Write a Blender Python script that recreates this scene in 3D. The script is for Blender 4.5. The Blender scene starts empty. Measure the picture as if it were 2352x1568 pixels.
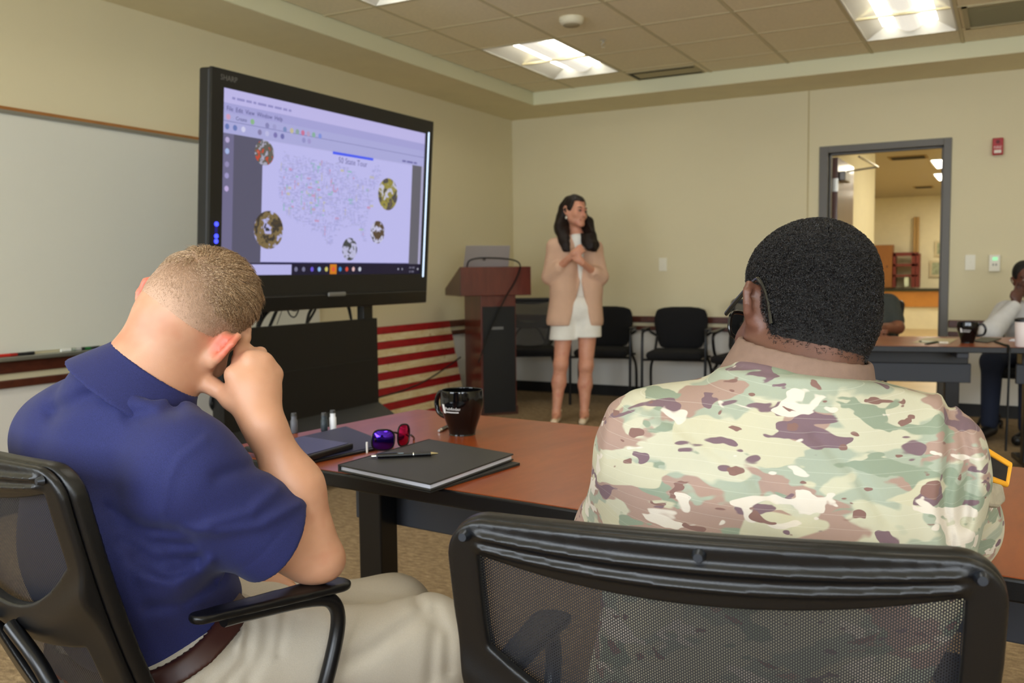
import bpy, bmesh, math, random
import numpy as np
from mathutils import Vector, Matrix

# ------------------------------------------------------------------ camera
SC = bpy.context.scene
COL = SC.collection
IMG_W, IMG_H, FPX = 2352, 1568, 2112.2
YAW, PITCH, ROLL = [math.radians(a) for a in (-28.509, -4.236, -0.638)]
CAM = np.array([4.345, -8.049, 1.165])
_f = np.array([math.sin(YAW)*math.cos(PITCH), math.cos(YAW)*math.cos(PITCH), math.sin(PITCH)])
_r = np.array([math.cos(YAW), -math.sin(YAW), 0.0]); _u = np.cross(_r, _f)
_c, _s = math.cos(ROLL), math.sin(ROLL)
CM = np.array([_c*_r+_s*_u, -_s*_r+_c*_u, _f])        # rows: right, up, forward
cam_data = bpy.data.cameras.new('camera'); cam = bpy.data.objects.new('camera', cam_data); COL.objects.link(cam)
cam_data.sensor_width = 36.0; cam_data.lens = FPX/IMG_W*36.0; cam_data.clip_start = 0.02; cam_data.clip_end = 200
_m = Matrix(((CM[0][0], CM[1][0], -CM[2][0], CAM[0]), (CM[0][1], CM[1][1], -CM[2][1], CAM[1]),
             (CM[0][2], CM[1][2], -CM[2][2], CAM[2]), (0, 0, 0, 1)))
cam.matrix_world = _m
cam_data.dof.use_dof = True; cam_data.dof.focus_distance = 1.25; cam_data.dof.aperture_fstop = 8.5
SC.camera = cam

# ------------------------------------------------------------------ colour management, world, daylight
SC.view_settings.view_transform = 'Standard'; SC.view_settings.look = 'None'
SC.view_settings.gamma = 1.0; SC.view_settings.use_curve_mapping = False
SC.view_settings.exposure = 0.13
SC.cycles.max_bounces = 8; SC.cycles.diffuse_bounces = 4; SC.cycles.glossy_bounces = 4
SC.cycles.transparent_max_bounces = 16; SC.cycles.sample_clamp_indirect = 6.0
SC.cycles.use_denoising = True
world = bpy.data.worlds.new('overcast_sky'); SC.world = world; world.use_nodes = True
_bg = world.node_tree.nodes['Background']; _bg.inputs[0].default_value = (0.82, 0.91, 1.0, 1); _bg.inputs[1].default_value = 3.0

ROOM_X, ROOM_Y = 9.2, -9.6           # far right wall, wall with the windows behind the seats
WINDOWS = [(0.6, 2.4), (2.9, 4.7), (5.2, 7.0), (7.4, 8.9)]   # window openings in that wall (x from, x to)
WIN_Z = (0.95, 2.25)
DAY_W, TROFFER_E, LOBBY_E = 56.0, 10.0, 26.0
for wx0, wx1 in WINDOWS:                                # daylight entering through each window
    ld = bpy.data.lights.new('window_daylight', 'AREA'); ld.shape = 'RECTANGLE'
    ld.size = wx1-wx0-0.06; ld.size_y = WIN_Z[1]-WIN_Z[0]-0.06; ld.energy = DAY_W; ld.color = (0.86, 0.93, 1.0)
    lo = bpy.data.objects.new('window_daylight', ld); COL.objects.link(lo)
    lo.location = ((wx0+wx1)/2, ROOM_Y-0.12, sum(WIN_Z)/2)
    lo.rotation_euler = (math.radians(90), 0, 0)        # shines towards +Y, into the room

# ------------------------------------------------------------------ pixel helpers (a pixel is only a direction)
def ray(x, y): return CM.T @ np.array([(x-IMG_W/2)/FPX, (IMG_H/2-y)/FPX, 1.0])
def onz(x, y, z): d = ray(x, y); return CAM+d*(z-CAM[2])/d[2]
def onx(x, y, X): d = ray(x, y); return CAM+d*(X-CAM[0])/d[0]
def ony(x, y, Y): d = ray(x, y); return CAM+d*(Y-CAM[1])/d[1]
def dep(x, y, D): return CAM+ray(x, y)*D
def onplane(x, y, p0, n):
    d = ray(x, y); return CAM+d*(np.dot(np.array(p0)-CAM, n)/np.dot(d, n))
CR, CU, CF = CM[0], CM[1], CM[2]

# ------------------------------------------------------------------ materials
def lin(c):
    return tuple((v/255/12.92 if v/255 <= .04045 else ((v/255+.055)/1.055)**2.4) for v in c[:3])+(1.0,)
MATS = {}
class NT:
    def __init__(s, name):
        s.m = bpy.data.materials.new(name); s.m.use_nodes = True; s.t = s.m.node_tree; s.n = s.t.nodes; s.l = s.t.links
        s.b = s.n['Principled BSDF']; s.out = s.n['Material Output']
    def node(s, typ, **kw):
        n = s.n.new(typ)
        for k, v in kw.items():
            if k.startswith('i_'): n.inputs[k[2:].replace('_', ' ')].default_value = v
            else: setattr(n, k, v)
        return n
    def link(s, a, b): s.l.new(a, b)
    def coord(s, kind='Object', scale=(1, 1, 1), rot=(0, 0, 0)):
        t = s.node('ShaderNodeTexCoord'); m = s.node('ShaderNodeMapping'); m.inputs['Scale'].default_value = scale
        m.inputs['Rotation'].default_value = rot; s.link(t.outputs[kind], m.inputs[0]); return m.outputs[0]
    def noise(s, vec, scale, detail=2, rough=.5, dist=0):
        n = s.node('ShaderNodeTexNoise'); n.inputs['Scale'].default_value = scale; n.inputs['Detail'].default_value = detail
        n.inputs['Roughness'].default_value = rough; n.inputs['Distortion'].default_value = dist
        if vec is not None: s.link(vec, n.inputs['Vector'])
        return n.outputs['Fac']
    def ramp(s, fac, stops, interp='LINEAR'):
        r = s.node('ShaderNodeValToRGB'); r.color_ramp.interpolation = interp; e = r.color_ramp.elements
        while len(e) < len(stops): e.new(0.5)
        for i, (p, c) in enumerate(stops): e[i].position = p; e[i].color = c
        s.link(fac, r.inputs[0]); return r.outputs[0]
    def mix(s, fac, a, b):
        m = s.node('ShaderNodeMix', data_type='RGBA')
        for sock, v in ((m.inputs['Factor'], fac), (m.inputs[6], a), (m.inputs[7], b)):
            if hasattr(v, 'is_linked'): s.link(v, sock)
            else: sock.default_value = v
        return m.outputs[2]
    def math(s, op, a, b=None, clamp=False):
        m = s.node('ShaderNodeMath', operation=op); m.use_clamp = clamp
        for i, v in enumerate((a, b)):
            if v is None: continue
            if hasattr(v, 'is_linked'): s.link(v, m.inputs[i])
            else: m.inputs[i].default_value = v
        return m.outputs[0]
    def bump(s, h, strength=.3, dist=.01):
        b = s.node('ShaderNodeBump'); b.inputs['Strength'].default_value = strength; b.inputs['Distance'].default_value = dist
        s.link(h, b.inputs['Height']); s.link(b.outputs[0], s.b.inputs['Normal'])
    def set(s, **kw):
        for k, v in kw.items():
            sock = s.b.inputs[k.replace('_', ' ')]
            if hasattr(v, 'is_linked'): s.link(v, sock)
            else: sock.default_value = v

def mat(name, col=None, rough=.5, metal=0, var=0.0, vscale=8, bump=0, bscale=60, emit=0, sheen=0, coat=0, sss=0, trans=0, ior=1.45, stretch=(1, 1, 1), base=1.0):
    """plain procedural material: base colour with a little noise variation and fine relief"""
    if name in MATS: return MATS[name]
    t = NT(name); c = lin(col)
    t.set(Roughness=rough, Metallic=metal, IOR=ior)
    v = t.coord('Object', stretch)
    if var:
        f = t.noise(v, vscale, 4, .6)
        lo = tuple(x*(1-var) for x in c[:3])+(1,); hi = tuple(min(1, x*(1+var)) for x in c[:3])+(1,)
        t.set(Base_Color=t.ramp(f, [(.3, lo), (.7, hi)]))
    else: t.set(Base_Color=tuple(x*base for x in c[:3])+(1,))
    if bump: t.bump(t.noise(v, bscale, 3, .6), bump, .004)
    if emit: t.set(Emission_Color=c, Emission_Strength=emit)
    if sheen: t.set(Sheen_Weight=sheen, Sheen_Roughness=.5)
    if coat: t.set(Coat_Weight=coat, Coat_Roughness=.08)
    if sss: t.set(Subsurface_Weight=sss, Subsurface_Radius=(.012, .005, .003), Subsurface_Scale=1.0)
    if trans: t.set(Transmission_Weight=trans)
    MATS[name] = t.m; return t.m

def wood(name, c1, c2, rough=.35, scale=(1, 14, 14), coat=.0):
    if name in MATS: return MATS[name]
    t = NT(name); v = t.coord('Object', scale)
    f = t.noise(v, 2.2, 6, .65, .6); g = t.noise(v, 18, 3, .6)
    m = t.math('ADD', t.math('MULTIPLY', f, .75), t.math('MULTIPLY', g, .25))
    t.set(Base_Color=t.ramp(m, [(.32, lin(c1)), (.68, lin(c2))]), Roughness=rough)
    if coat: t.set(Coat_Weight=coat, Coat_Roughness=.12)
    MATS[name] = t.m; return t.m

# ------------------------------------------------------------------ objects
def tag(o, label=None, cat=None, group=None, kind=None):
    for k, v in (('label', label), ('category', cat), ('group', group), ('kind', kind)):
        if v: o[k] = v
    return o
def empty(name, loc, label=None, cat=None, group=None, rz=0.0, parent=None):
    o = bpy.data.objects.new(name, None); COL.objects.link(o); o.location = tuple(float(v) for v in loc); o.rotation_euler = (0, 0, rz)
    o.empty_display_size = .1
    if parent: o.parent = parent
    return tag(o, label, cat, group)
def base_of(p):
    v = Vector((0, 0, 0))
    while p is not None: v += p.location; p = p.parent
    return v
def link_mesh(name, me, material, parent=None, local=False, smooth=None):
    o = bpy.data.objects.new(name, me); COL.objects.link(o)
    if material is not None and not me.materials: me.materials.append(material)
    if parent is not None:
        o.parent = parent
        if not local: me.transform(Matrix.Translation(-base_of(parent)))
    if smooth is not None: me.polygons.foreach_set('use_smooth', [smooth]*len(me.polygons))
    return o
def copy_tree(o, parent=None, top=True):
    c = o.copy(); COL.objects.link(c)
    if parent is not None: c.parent = parent
    for ch in o.children: copy_tree(ch, c, False)
    return c
def V(*a): return np.array(a, float)
def nrm(v): v = np.asarray(v, float); return v/np.linalg.norm(v)

class G:
    """collects shapes, build() links them as ONE mesh object"""
    def __init__(s): s.v = []; s.f = []
    def add(s, verts, faces):
        b = len(s.v); s.v += [tuple(map(float, p)) for p in verts]; s.f += [tuple(i+b for i in f) for f in faces]; return s
    def hexa(s, p):                                   # 8 corners: bottom loop then top loop
        return s.add(p, [(3, 2, 1, 0), (4, 5, 6, 7), (0, 1, 5, 4), (1, 2, 6, 5), (2, 3, 7, 6), (3, 0, 4, 7)])
    def box(s, x0, x1, y0, y1, z0, z1):
        return s.hexa([(x0, y0, z0), (x1, y0, z0), (x1, y1, z0), (x0, y1, z0), (x0, y0, z1), (x1, y0, z1), (x1, y1, z1), (x0, y1, z1)])
    def obox(s, o, a, b, c, la, lb, lc):              # oriented: origin corner o, unit axes a b c, lengths
        o = np.array(o, float); a, b, c = np.array(a)*la, np.array(b)*lb, np.array(c)*lc
        return s.hexa([o, o+a, o+a+b, o+b, o+c, o+a+c, o+a+b+c, o+b+c])
    def cyl(s, p0, p1, r0, r1=None, seg=16, caps=True):
        r1 = r0 if r1 is None else r1; p0, p1 = np.array(p0, float), np.array(p1, float); d = nrm(p1-p0)
        a = nrm(np.cross(d, (0, 0, 1) if abs(d[2]) < .9 else (1, 0, 0))); b = np.cross(d, a)
        vs = []; 
        for p, r in ((p0, r0), (p1, r1)):
            vs += [p+r*(math.cos(t)*a+math.sin(t)*b) for t in (2*math.pi*i/seg for i in range(seg))]
        fs = [(i, (i+1) % seg, seg+(i+1) % seg, seg+i) for i in range(seg)]
        if caps: fs += [tuple(reversed(range(seg))), tuple(range(seg, 2*seg))]
        return s.add(vs, fs)
    def tube(s, pts, r, seg=10, flat=1.0, up=None, closed=False):
        pts = [np.array(p, float) for p in pts]; n = len(pts); rs = r if hasattr(r, '__len__') else [r]*n
        ta = [nrm(pts[min(i+1, n-1)]-pts[max(i-1, 0)]) for i in range(n)]
        if closed: ta = [nrm(pts[(i+1) % n]-pts[i-1]) for i in range(n)]
        a = np.array(up, float) if up is not None else np.cross(ta[0], (0, 0, 1) if abs(ta[0][2]) < .9 else (1, 0, 0))
        vs = []; fs = []
        for i in range(n):
            a = nrm(a-ta[i]*np.dot(a, ta[i])); b = np.cross(ta[i], a)
            vs += [pts[i]+rs[i]*(math.cos(t)*a*flat+math.sin(t)*b) for t in (2*math.pi*k/seg for k in range(seg))]
        m = n if closed else n-1
        for i in range(m):
            j = (i+1) % n
            fs += [(i*seg+k, i*seg+(k+1) % seg, j*seg+(k+1) % seg, j*seg+k) for k in range(seg)]
        if not closed: fs += [tuple(reversed(range(seg))), tuple((n-1)*seg+k for k in range(seg))]
        return s.add(vs, fs)
    def lathe(s, prof, seg=32, c=(0, 0, 0)):           # profile [(r, z)...]
        vs = []; fs = []; n = len(prof)
        for r, z in prof: vs += [(c[0]+r*math.cos(2*math.pi*k/seg), c[1]+r*math.sin(2*math.pi*k/seg), c[2]+z) for k in range(seg)]
        for i in range(n-1): fs += [(i*seg+k, i*seg+(k+1) % seg, (i+1)*seg+(k+1) % seg, (i+1)*seg+k) for k in range(seg)]
        if prof[0][0] > 1e-6: fs.append(tuple(reversed(range(seg))))
        if prof[-1][0] > 1e-6: fs.append(tuple((n-1)*seg+k for k in range(seg)))
        return s.add(vs, fs)
    def prism(s, poly, ext):                           # planar polygon (3D points) extruded by vector
        n = len(poly); ext = np.array(ext, float); p = [np.array(q, float) for q in poly]
        return s.add(p+[q+ext for q in p], [tuple(reversed(range(n))), tuple(range(n, 2*n))]+[(i, (i+1) % n, n+(i+1) % n, n+i) for i in range(n)])
    def quad(s, *p): return s.add(p, [tuple(range(len(p)))])
    def build(s, name, material, parent=None, bevel=0, smooth=False, local=False, seg=2, kind=None, label=None):
        me = bpy.data.meshes.new(name); me.from_pydata(s.v, [], s.f); me.update()
        bm = bmesh.new(); bm.from_mesh(me); bmesh.ops.recalc_face_normals(bm, faces=bm.faces); bm.to_mesh(me); bm.free()
        o = link_mesh(name, me, material, parent, local, smooth)
        if bevel:
            md = o.modifiers.new('bevel', 'BEVEL'); md.width = bevel; md.segments = seg; md.limit_method = 'ANGLE'; md.angle_limit = math.radians(40)
        if smooth:
            try: me.set_sharp_from_angle(angle=math.radians(50))
            except Exception: pass
        return tag(o, label, None, None, kind)
def spline(pts, n=8):
    """Catmull-Rom through pts"""
    p = [np.array(q, float) for q in pts]; p = [2*p[0]-p[1]]+p+[2*p[-1]-p[-2]]; out = []
    for i in range(1, len(p)-2):
        for k in range(n):
            t = k/n; a, b, c, d = p[i-1:i+3]
            out.append(.5*((2*b)+(-a+c)*t+(2*a-5*b+4*c-d)*t*t+(-a+3*b-3*c+d)*t**3))
    out.append(p[-2]); return out
def text_mesh(body, size, align='LEFT'):
    cu = bpy.data.curves.new('lettering', 'FONT'); cu.body = body; cu.size = size; cu.align_x = align; cu.resolution_u = 2
    o = bpy.data.objects.new('lettering', cu); COL.objects.link(o)
    me = bpy.data.meshes.new_from_object(o.evaluated_get(bpy.context.evaluated_depsgraph_get()))
    COL.objects.unlink(o); bpy.data.objects.remove(o); bpy.data.curves.remove(cu); return me
def lettering(name, body, size, o, a, b, material, parent=None, align='LEFT', kind=None):
    """flat lettering with its baseline start at o, along a, upright b"""
    me = text_mesh(body, size, align); a, b = nrm(a), nrm(b); c = np.cross(a, b)
    me.transform(Matrix(((a[0], b[0], c[0], o[0]), (a[1], b[1], c[1], o[1]), (a[2], b[2], c[2], o[2]), (0, 0, 0, 1))))
    return tag(link_mesh(name, me, material, parent), kind=kind)
# ------------------------------------------------------------------ the room
ZS, ZC, CVX, CVY = 2.656, 2.765, 0.551, 0.618       # soffit height, tile height, soffit width at left / back wall
def wall_paint(name, up, low, split=.665):
    t = NT(name); g = t.node('ShaderNodeNewGeometry'); sep = t.node('ShaderNodeSeparateXYZ'); t.link(g.outputs['Position'], sep.inputs[0])
    f = t.math('GREATER_THAN', sep.outputs['Z'], split)
    v = t.coord('Object'); n = t.noise(v, 3, 4, .6)
    u = t.mix(n, tuple(x*.97 for x in lin(up)[:3])+(1,), lin(up))
    t.set(Base_Color=t.mix(f, lin(low), u), Roughness=.75); t.bump(t.noise(v, 260, 2, .6), .12, .002); return t.m
M_WALL = wall_paint('cream_wall_paint', (226, 216, 180), (226, 224, 218))
M_SOFFIT = mat('soffit_paint', (234, 222, 182), .8, var=.03, vscale=4)
M_COVE = mat('cove_paint', (226, 224, 190), .8)
def carpet():
    t = NT('mottled_carpet'); v = t.coord('Object')
    a = t.noise(t.coord('Object', (1, 2.4, 1)), 26, 4, .7, .5); b = t.noise(v, 320, 2, .6)
    m = t.math('ADD', t.math('MULTIPLY', a, .6), t.math('MULTIPLY', b, .4))
    t.set(Base_Color=t.ramp(m, [(.36, lin((104, 84, 58))), (.5, lin((143, 120, 88))), (.62, lin((178, 154, 118)))]), Roughness=.95)
    t.bump(b, .6, .006); return t.m
M_CARPET = carpet()
G().box(0, ROOM_X, ROOM_Y, 0, -.1, 0).build('floor', M_CARPET, kind='structure')
DX0, DX1, DZ = 2.982, 3.850, 2.130                    # door opening
w = G(); w.box(-.15, DX0, 0, .15, 0, 2.95); w.box(DX1, ROOM_X+.15, 0, .15, 0, 2.95); w.box(DX0, DX1, 0, .15, DZ, 2.95)
wall_back = w.build('wall_back', M_WALL, kind='structure')
G().box(-.15, 0, ROOM_Y-.15, 0, 0, 2.95).build('wall_left', M_WALL, kind='structure')
G().box(ROOM_X, ROOM_X+.15, ROOM_Y-.15, 0, 0, 2.95).build('wall_right', M_WALL, kind='structure')
w = G(); xs = [0]+[v for p in WINDOWS for v in p]+[ROOM_X]
for a, b in zip(xs[::2], xs[1::2]): w.box(a, b, ROOM_Y-.15, ROOM_Y, 0, 2.95)
for a, b in WINDOWS: w.box(a, b, ROOM_Y-.15, ROOM_Y, 0, WIN_Z[0]); w.box(a, b, ROOM_Y-.15, ROOM_Y, WIN_Z[1], 2.95)
w.build('wall_rear', M_WALL, kind='structure')
M_ALU = mat('dark_bronze_window_frame', (70, 64, 58), .4, .6)
for i, (a, b) in enumerate(WINDOWS):
    w = G()
    for x in (a, (a+b)/2-.02, b-.04): w.box(x, x+.04, ROOM_Y-.08, ROOM_Y-.03, WIN_Z[0], WIN_Z[1])
    for z in (WIN_Z[0], WIN_Z[1]-.04): w.box(a, b, ROOM_Y-.08, ROOM_Y-.03, z, z+.04)
    w.build('window_%d' % (i+1), M_ALU, kind='structure')
G().box(2.819-.006, 2.819+.006, -.003, 0, .76, ZS).build('trim_1', mat('wall_joint', (196, 182, 138), .8), kind='structure')
M_RAIL = wood('dark_cherry_rail', (66, 30, 20), (98, 48, 32), .4, (6, 6, 20), .3)
for i, (z0, z1) in enumerate(((.70, .758), (.628, .668))):
    w = G(); w.box(0.022, DX0-.075, -.022, 0, z0, z1); w.box(DX1+.062, ROOM_X, -.022, 0, z0, z1)
    w.build('trim_%d' % (2+2*i), M_RAIL, bevel=.006, kind='structure')
    G().box(0, .022, ROOM_Y, 0, z0, z1).build('trim_%d' % (3+2*i), M_RAIL, bevel=.006, kind='structure')
M_BASE = mat('black_rubber_base', (26, 25, 25), .55)
w = G(); w.box(.012, DX0-.075, -.012, 0, 0, .1); w.box(DX1+.062, ROOM_X, -.012, 0, 0, .1); w.build('baseboard_back', M_BASE, kind='structure')
G().box(0, .012, ROOM_Y, 0, 0, .1).build('baseboard_left', M_BASE, kind='structure')

# ceiling: painted soffit all round, recessed tray with lay-in tiles
TX0, TX1, TY0, TY1 = CVX, ROOM_X-.55, ROOM_Y+.6, -CVY
w = G(); w.box(0, TX0, ROOM_Y, 0, ZS, 2.95); w.box(TX1, ROOM_X, ROOM_Y, 0, ZS, 2.95)
w.box(TX0, TX1, TY1, 0, ZS, 2.95); w.box(TX0, TX1, ROOM_Y, TY0, ZS, 2.95); w.box(TX0, TX1, TY0, TY1, 2.9, 2.95)
ceiling = w.build('ceiling', M_SOFFIT, kind='structure')
w = G(); e = .006
w.box(TX0, TX0+e, TY0, TY1, ZS+.001, ZC+.01); w.box(TX1-e, TX1, TY0, TY1, ZS+.001, ZC+.01)
w.box(TX0, TX1, TY1-e, TY1, ZS+.001, ZC+.01); w.box(TX0, TX1, TY0, TY0+e, ZS+.001, ZC+.01)
w.build('tray_edge', M_COVE, ceiling)
gx = [TX0+e]+[x for x in (.95+.6096*k for k in range(-1, 20)) if TX0+.05 < x < TX1-.05]+[TX1-e]
gy = [TY1-e]+[y for y in (-1.03-.6096*k for k in range(20)) if TY0+.05 < y < TY1-.05]+[TY0+e]
w = G()
for x in gx[1:-1]: w.box(x-.011, x+.011, TY0+e, TY1-e, ZC, ZC+.012)
for y in gy[1:-1]: w.box(TX0+e, TX1-e, y-.011, y+.011, ZC-.0005, ZC+.012)
w.build('ceiling_grid', mat('grid_paint', (214, 202, 160), .6), ceiling)
M_TILE = mat('mineral_fibre_tile', (246, 234, 198), .95, var=.04, vscale=40, bump=.25, bscale=220)
troffers = [(0, -1.03), (4, -1.03), (0, -3.468), (4, -3.468), (8, -1.03), (8, -3.468), (12, -1.03), (12, -3.468), (0, -5.907), (4, -5.907), (8, -5.907), (12, -5.907)]
tro_cells = set()
for k, y in troffers:
    r0 = int(round((-1.03-y)/.6096))
    for r in (r0, r0+1): tro_cells.add((k+1, r+1))
tile_me = {}
for i in range(len(gx)-1):
    for j in range(len(gy)-1):
        if (i, j) in tro_cells: continue
        sx, sy = gx[i+1]-gx[i]-.019, gy[j]-gy[j+1]-.019; key = (round(sx, 3), round(sy, 3))
        if key not in tile_me:
            g = G(); a, b = sx/2, sy/2
            g.hexa([(-a+.004, -b+.004, -.004), (a-.004, -b+.004, -.004), (a-.004, b-.004, -.004), (-a+.004, b-.004, -.004), (-a, -b, .012), (a, -b, .012), (a, b, .012), (-a, b, .012)])
            me = bpy.data.meshes.new('tile'); me.from_pydata(g.v, [], g.f); me.materials.append(M_TILE); tile_me[key] = me
        o = bpy.data.objects.new('tile', tile_me[key]); COL.objects.link(o); o.parent = ceiling
        o.location = ((gx[i]+gx[i+1])/2, (gy[j]+gy[j+1])/2, ZC+.006)

# recessed troffer lights: white tray, centre basket, lamps glowing either side
M_TRAY = mat('troffer_white_enamel', (228, 226, 216), .5)
M_GLOW = mat('fluorescent_lens', (255, 250, 236), .5, emit=TROFFER_E)
M_BASKET = mat('perforated_basket', (226, 222, 210), .6, emit=TROFFER_E*.085)
TRO_LABEL = {0: 'lit recessed ceiling light closest to the back corner, above the display and lectern', 1: 'lit recessed ceiling light above the doorway, cut by the top of the picture', 2: 'lit ceiling light, only a sliver of it showing at the top edge above the display'}
for n, (k, y) in enumerate(troffers):
    x0 = .95+.6096*k+.012; x1 = x0+.6096-.024; y1 = y-.012; y0 = y-1.2192+.012; z = ZC-.002
    r = empty('ceiling_light', ((x0+x1)/2, (y0+y1)/2, z), TRO_LABEL.get(n, 'recessed fluorescent ceiling light in the tiles beyond the edge of the picture'), 'ceiling light', 'recessed fluorescent troffers')
    g = G(); g.box(x0, x1, y0, y1, z+.095, z+.1)
    for p in ((x0, x0+.012, y0, y1), (x1-.012, x1, y0, y1), (x0, x1, y0, y0+.012), (x0, x1, y1-.012, y1)): g.box(*p, z, z+.1)
    g.hexa([(x0+.012, y0+.012, z+.002), (x0+.16, y0+.012, z+.095), (x0+.16, y1-.012, z+.095), (x0+.012, y1-.012, z+.002), (x0+.012, y0+.012, z+.004), (x0+.15, y0+.012, z+.098), (x0+.15, y1-.012, z+.098), (x0+.012, y1-.012, z+.004)])
    g.hexa([(x1-.012, y0+.012, z+.002), (x1-.16, y0+.012, z+.095), (x1-.16, y1-.012, z+.095), (x1-.012, y1-.012, z+.002), (x1-.012, y0+.012, z+.004), (x1-.15, y0+.012, z+.098), (x1-.15, y1-.012, z+.098), (x1-.012, y1-.012, z+.004)])
    for ya, yb in ((y0+.012, y0+.07), (y1-.012, y1-.07)):
        g.hexa([(x0+.012, ya, z+.002), (x1-.012, ya, z+.002), (x1-.012, yb, z+.094), (x0+.012, yb, z+.094), (x0+.012, ya, z+.004), (x1-.012, ya, z+.004), (x1-.012, yb, z+.098), (x0+.012, yb, z+.098)])
    g.build('tray', M_TRAY, r)
    xm = (x0+x1)/2
    for s in (-1, 1):
        g = G(); g.box(xm+s*.13-.045, xm+s*.13+.045, y0+.08, y1-.08, z+.07, z+.092); g.build('lamp_strip', M_GLOW, r)
    g = G(); seg = 10; pts = [(xm+.085*math.cos(a), z+.075-.055*math.sin(a)) for a in (math.pi*i/seg for i in range(seg+1))]
    for i in range(seg):
        (xa, za), (xb, zb) = pts[i], pts[i+1]; g.quad((xa, y0+.07, za), (xa, y1-.07, za), (xb, y1-.07, zb), (xb, y0+.07, zb))
    for yy in (y0+.07, y1-.07): g.quad(*[(p, yy, q) for p, q in pts])
    g.build('basket', M_BASKET, r, smooth=True)

# ceiling fittings
r = empty('ceiling_speaker', (1.86, -2.64, ZC), 'round white fitting on the ceiling tile beside the lit light', 'ceiling fitting')
G().lathe([(.078, .004), (.08, -.012), (.07, -.034), (.055, -.042), (0, -.043)], 32, (1.86, -2.64, ZC)).build('housing', mat('ceiling_white_plastic', (232, 224, 194), .5), r, smooth=True)
G().lathe([(.055, -.041), (.05, -.046), (0, -.047)], 24, (1.86, -2.64, ZC)).build('grille', mat('speaker_grille', (170, 158, 124), .7), r, smooth=True)
r = empty('sprinkler_head', (1.82, -2.03, ZC), 'small pendant sprinkler head on the ceiling behind the light', 'sprinkler')
G().lathe([(.022, .004), (.022, -.006), (.008, -.008), (.007, -.022), (0, -.022)], 16, (1.82, -2.03, ZC)).build('escutcheon', mat('chrome', (215, 215, 210), .2, 1), r, smooth=True)
g = G()
for s in (-1, 1): g.tube([(1.82+s*.006, -2.03, ZC-.02), (1.82+s*.013, -2.03, ZC-.032), (1.82, -2.03, ZC-.046)], .0022, 6)
g.lathe([(0, -.046), (.015, -.047), (.015, -.049), (0, -.049)], 14, (1.82, -2.03, ZC)); g.build('deflector', mat('chrome'), r)
r = empty('slot_diffuser', (1.84, -.83, ZC), 'dark slot air diffuser in the ceiling border behind the light', 'air vent')
G().box(1.56, 2.13, -.96, -.66, ZC-.004, ZC+.001).build('plate', mat('diffuser_paint', (188, 178, 140), .7), r)
for i in range(2): G().box(1.575, 2.115, -.71-.22*i, -.68-.22*i, ZC-.007, ZC-.0035).build('slot', mat('slot_black', (46, 44, 36), .8), r)
G().box(1.575, 1.6, -.9, -.71, ZC-.007, ZC-.0035).build('slot', mat('slot_black'), r)
r = empty('return_grille', (4.33, -1.34, ZC), 'square return air grille in the ceiling right of the brighter light', 'air vent')
g = G()
for p in ((4.03, 4.63, -1.64, -1.61), (4.03, 4.63, -1.07, -1.04), (4.03, 4.06, -1.64, -1.04), (4.60, 4.63, -1.64, -1.04)): g.box(*p, ZC-.006, ZC+.002)
g.build('frame', mat('diffuser_paint'), r)
for i in range(18):
    y = -1.6+.53*i/17; g = G(); g.hexa([(4.06, y, ZC-.005), (4.6, y, ZC-.005), (4.6, y+.004, ZC-.005), (4.06, y+.004, ZC-.005), (4.06, y+.014, ZC+.004), (4.6, y+.014, ZC+.004), (4.6, y+.018, ZC+.004), (4.06, y+.018, ZC+.004)])
    g.build('slat', mat('grille_slat', (176, 172, 140), .7), r)

# door frame, open door leaf and the lobby beyond
M_FRAME = mat('grey_painted_steel_frame', (104, 101, 96), .45)
g = G(); t = .05
for x0, x1 in ((DX0-.07, DX0), (DX1, DX1+.058)): g.box(x0, x1, -.018, .168, 0, DZ+.055)
g.box(DX0, DX1, -.018, .168, DZ, DZ+.055)
for x0, x1 in ((DX0, DX0+.016), (DX1-.016, DX1)): g.box(x0, x1, .04, .1, 0, DZ)
g.box(DX0, DX1, .04, .1, DZ-.016, DZ)
door = g.build('door_1', M_FRAME, bevel=.003, kind='structure')
M_DOOR = wood('walnut_door', (70, 38, 24), (104, 62, 42), .4, (8, 8, 1), .3)
dl = G().box(DX0+.004, DX0+.048, .175, 1.06, .01, DZ-.02).build('door_leaf', M_DOOR, door)
for z in (.25, 1.05, 1.88): G().box(DX0-.004, DX0+.054, .16, .178, z-.055, z+.055).build('hinge', mat('brushed_steel', (190, 186, 176), .35, 1), dl)
G().box(DX0+.048, DX0+.1, .24, .52, 1.92, 2.0).build('closer_body', mat('closer_grey', (116, 112, 108), .4, .5), dl, bevel=.008)
g = G(); g.tube([(DX0+.08, .42, 2.01), (DX0+.33, .45, 2.04), (DX0+.22, .13, 2.1)], .009, 6); g.build('closer_arm', mat('brushed_steel'), dl)
LW = 2.93
M_LOB = mat('lobby_cream_paint', (224, 216, 184), .8, var=.03)
g = G(); g.box(LW-.15, LW, .15, 3.37, 0, 2.6); g.box(-3, LW-.15, 3.22, 3.37, 0, 2.6); g.build('wall_lobby_left', M_LOB, kind='structure')
G().box(-3, 9.2, 12.0, 12.15, 0, 2.6).build('wall_lobby_back', M_LOB, kind='structure')
G().box(5.2, 5.35, .15, 12, 0, 2.6).build('wall_lobby_right', M_LOB, kind='structure')
G().box(-3.15, -3, 3.2, 12, 0, 2.6).build('wall_lobby_far', M_LOB, kind='structure')
G().box(-3, 5.35, 0.0, 12, -.1, 0).build('floor_lobby', mat('lobby_tile_floor', (180, 156, 112), .4, var=.12, vscale=3), kind='structure')
G().box(-3, 5.35, .15, 12.15, 2.6, 2.7).build('ceiling_lobby', mat('lobby_ceiling', (178, 168, 142), .9), kind='structure')
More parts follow.
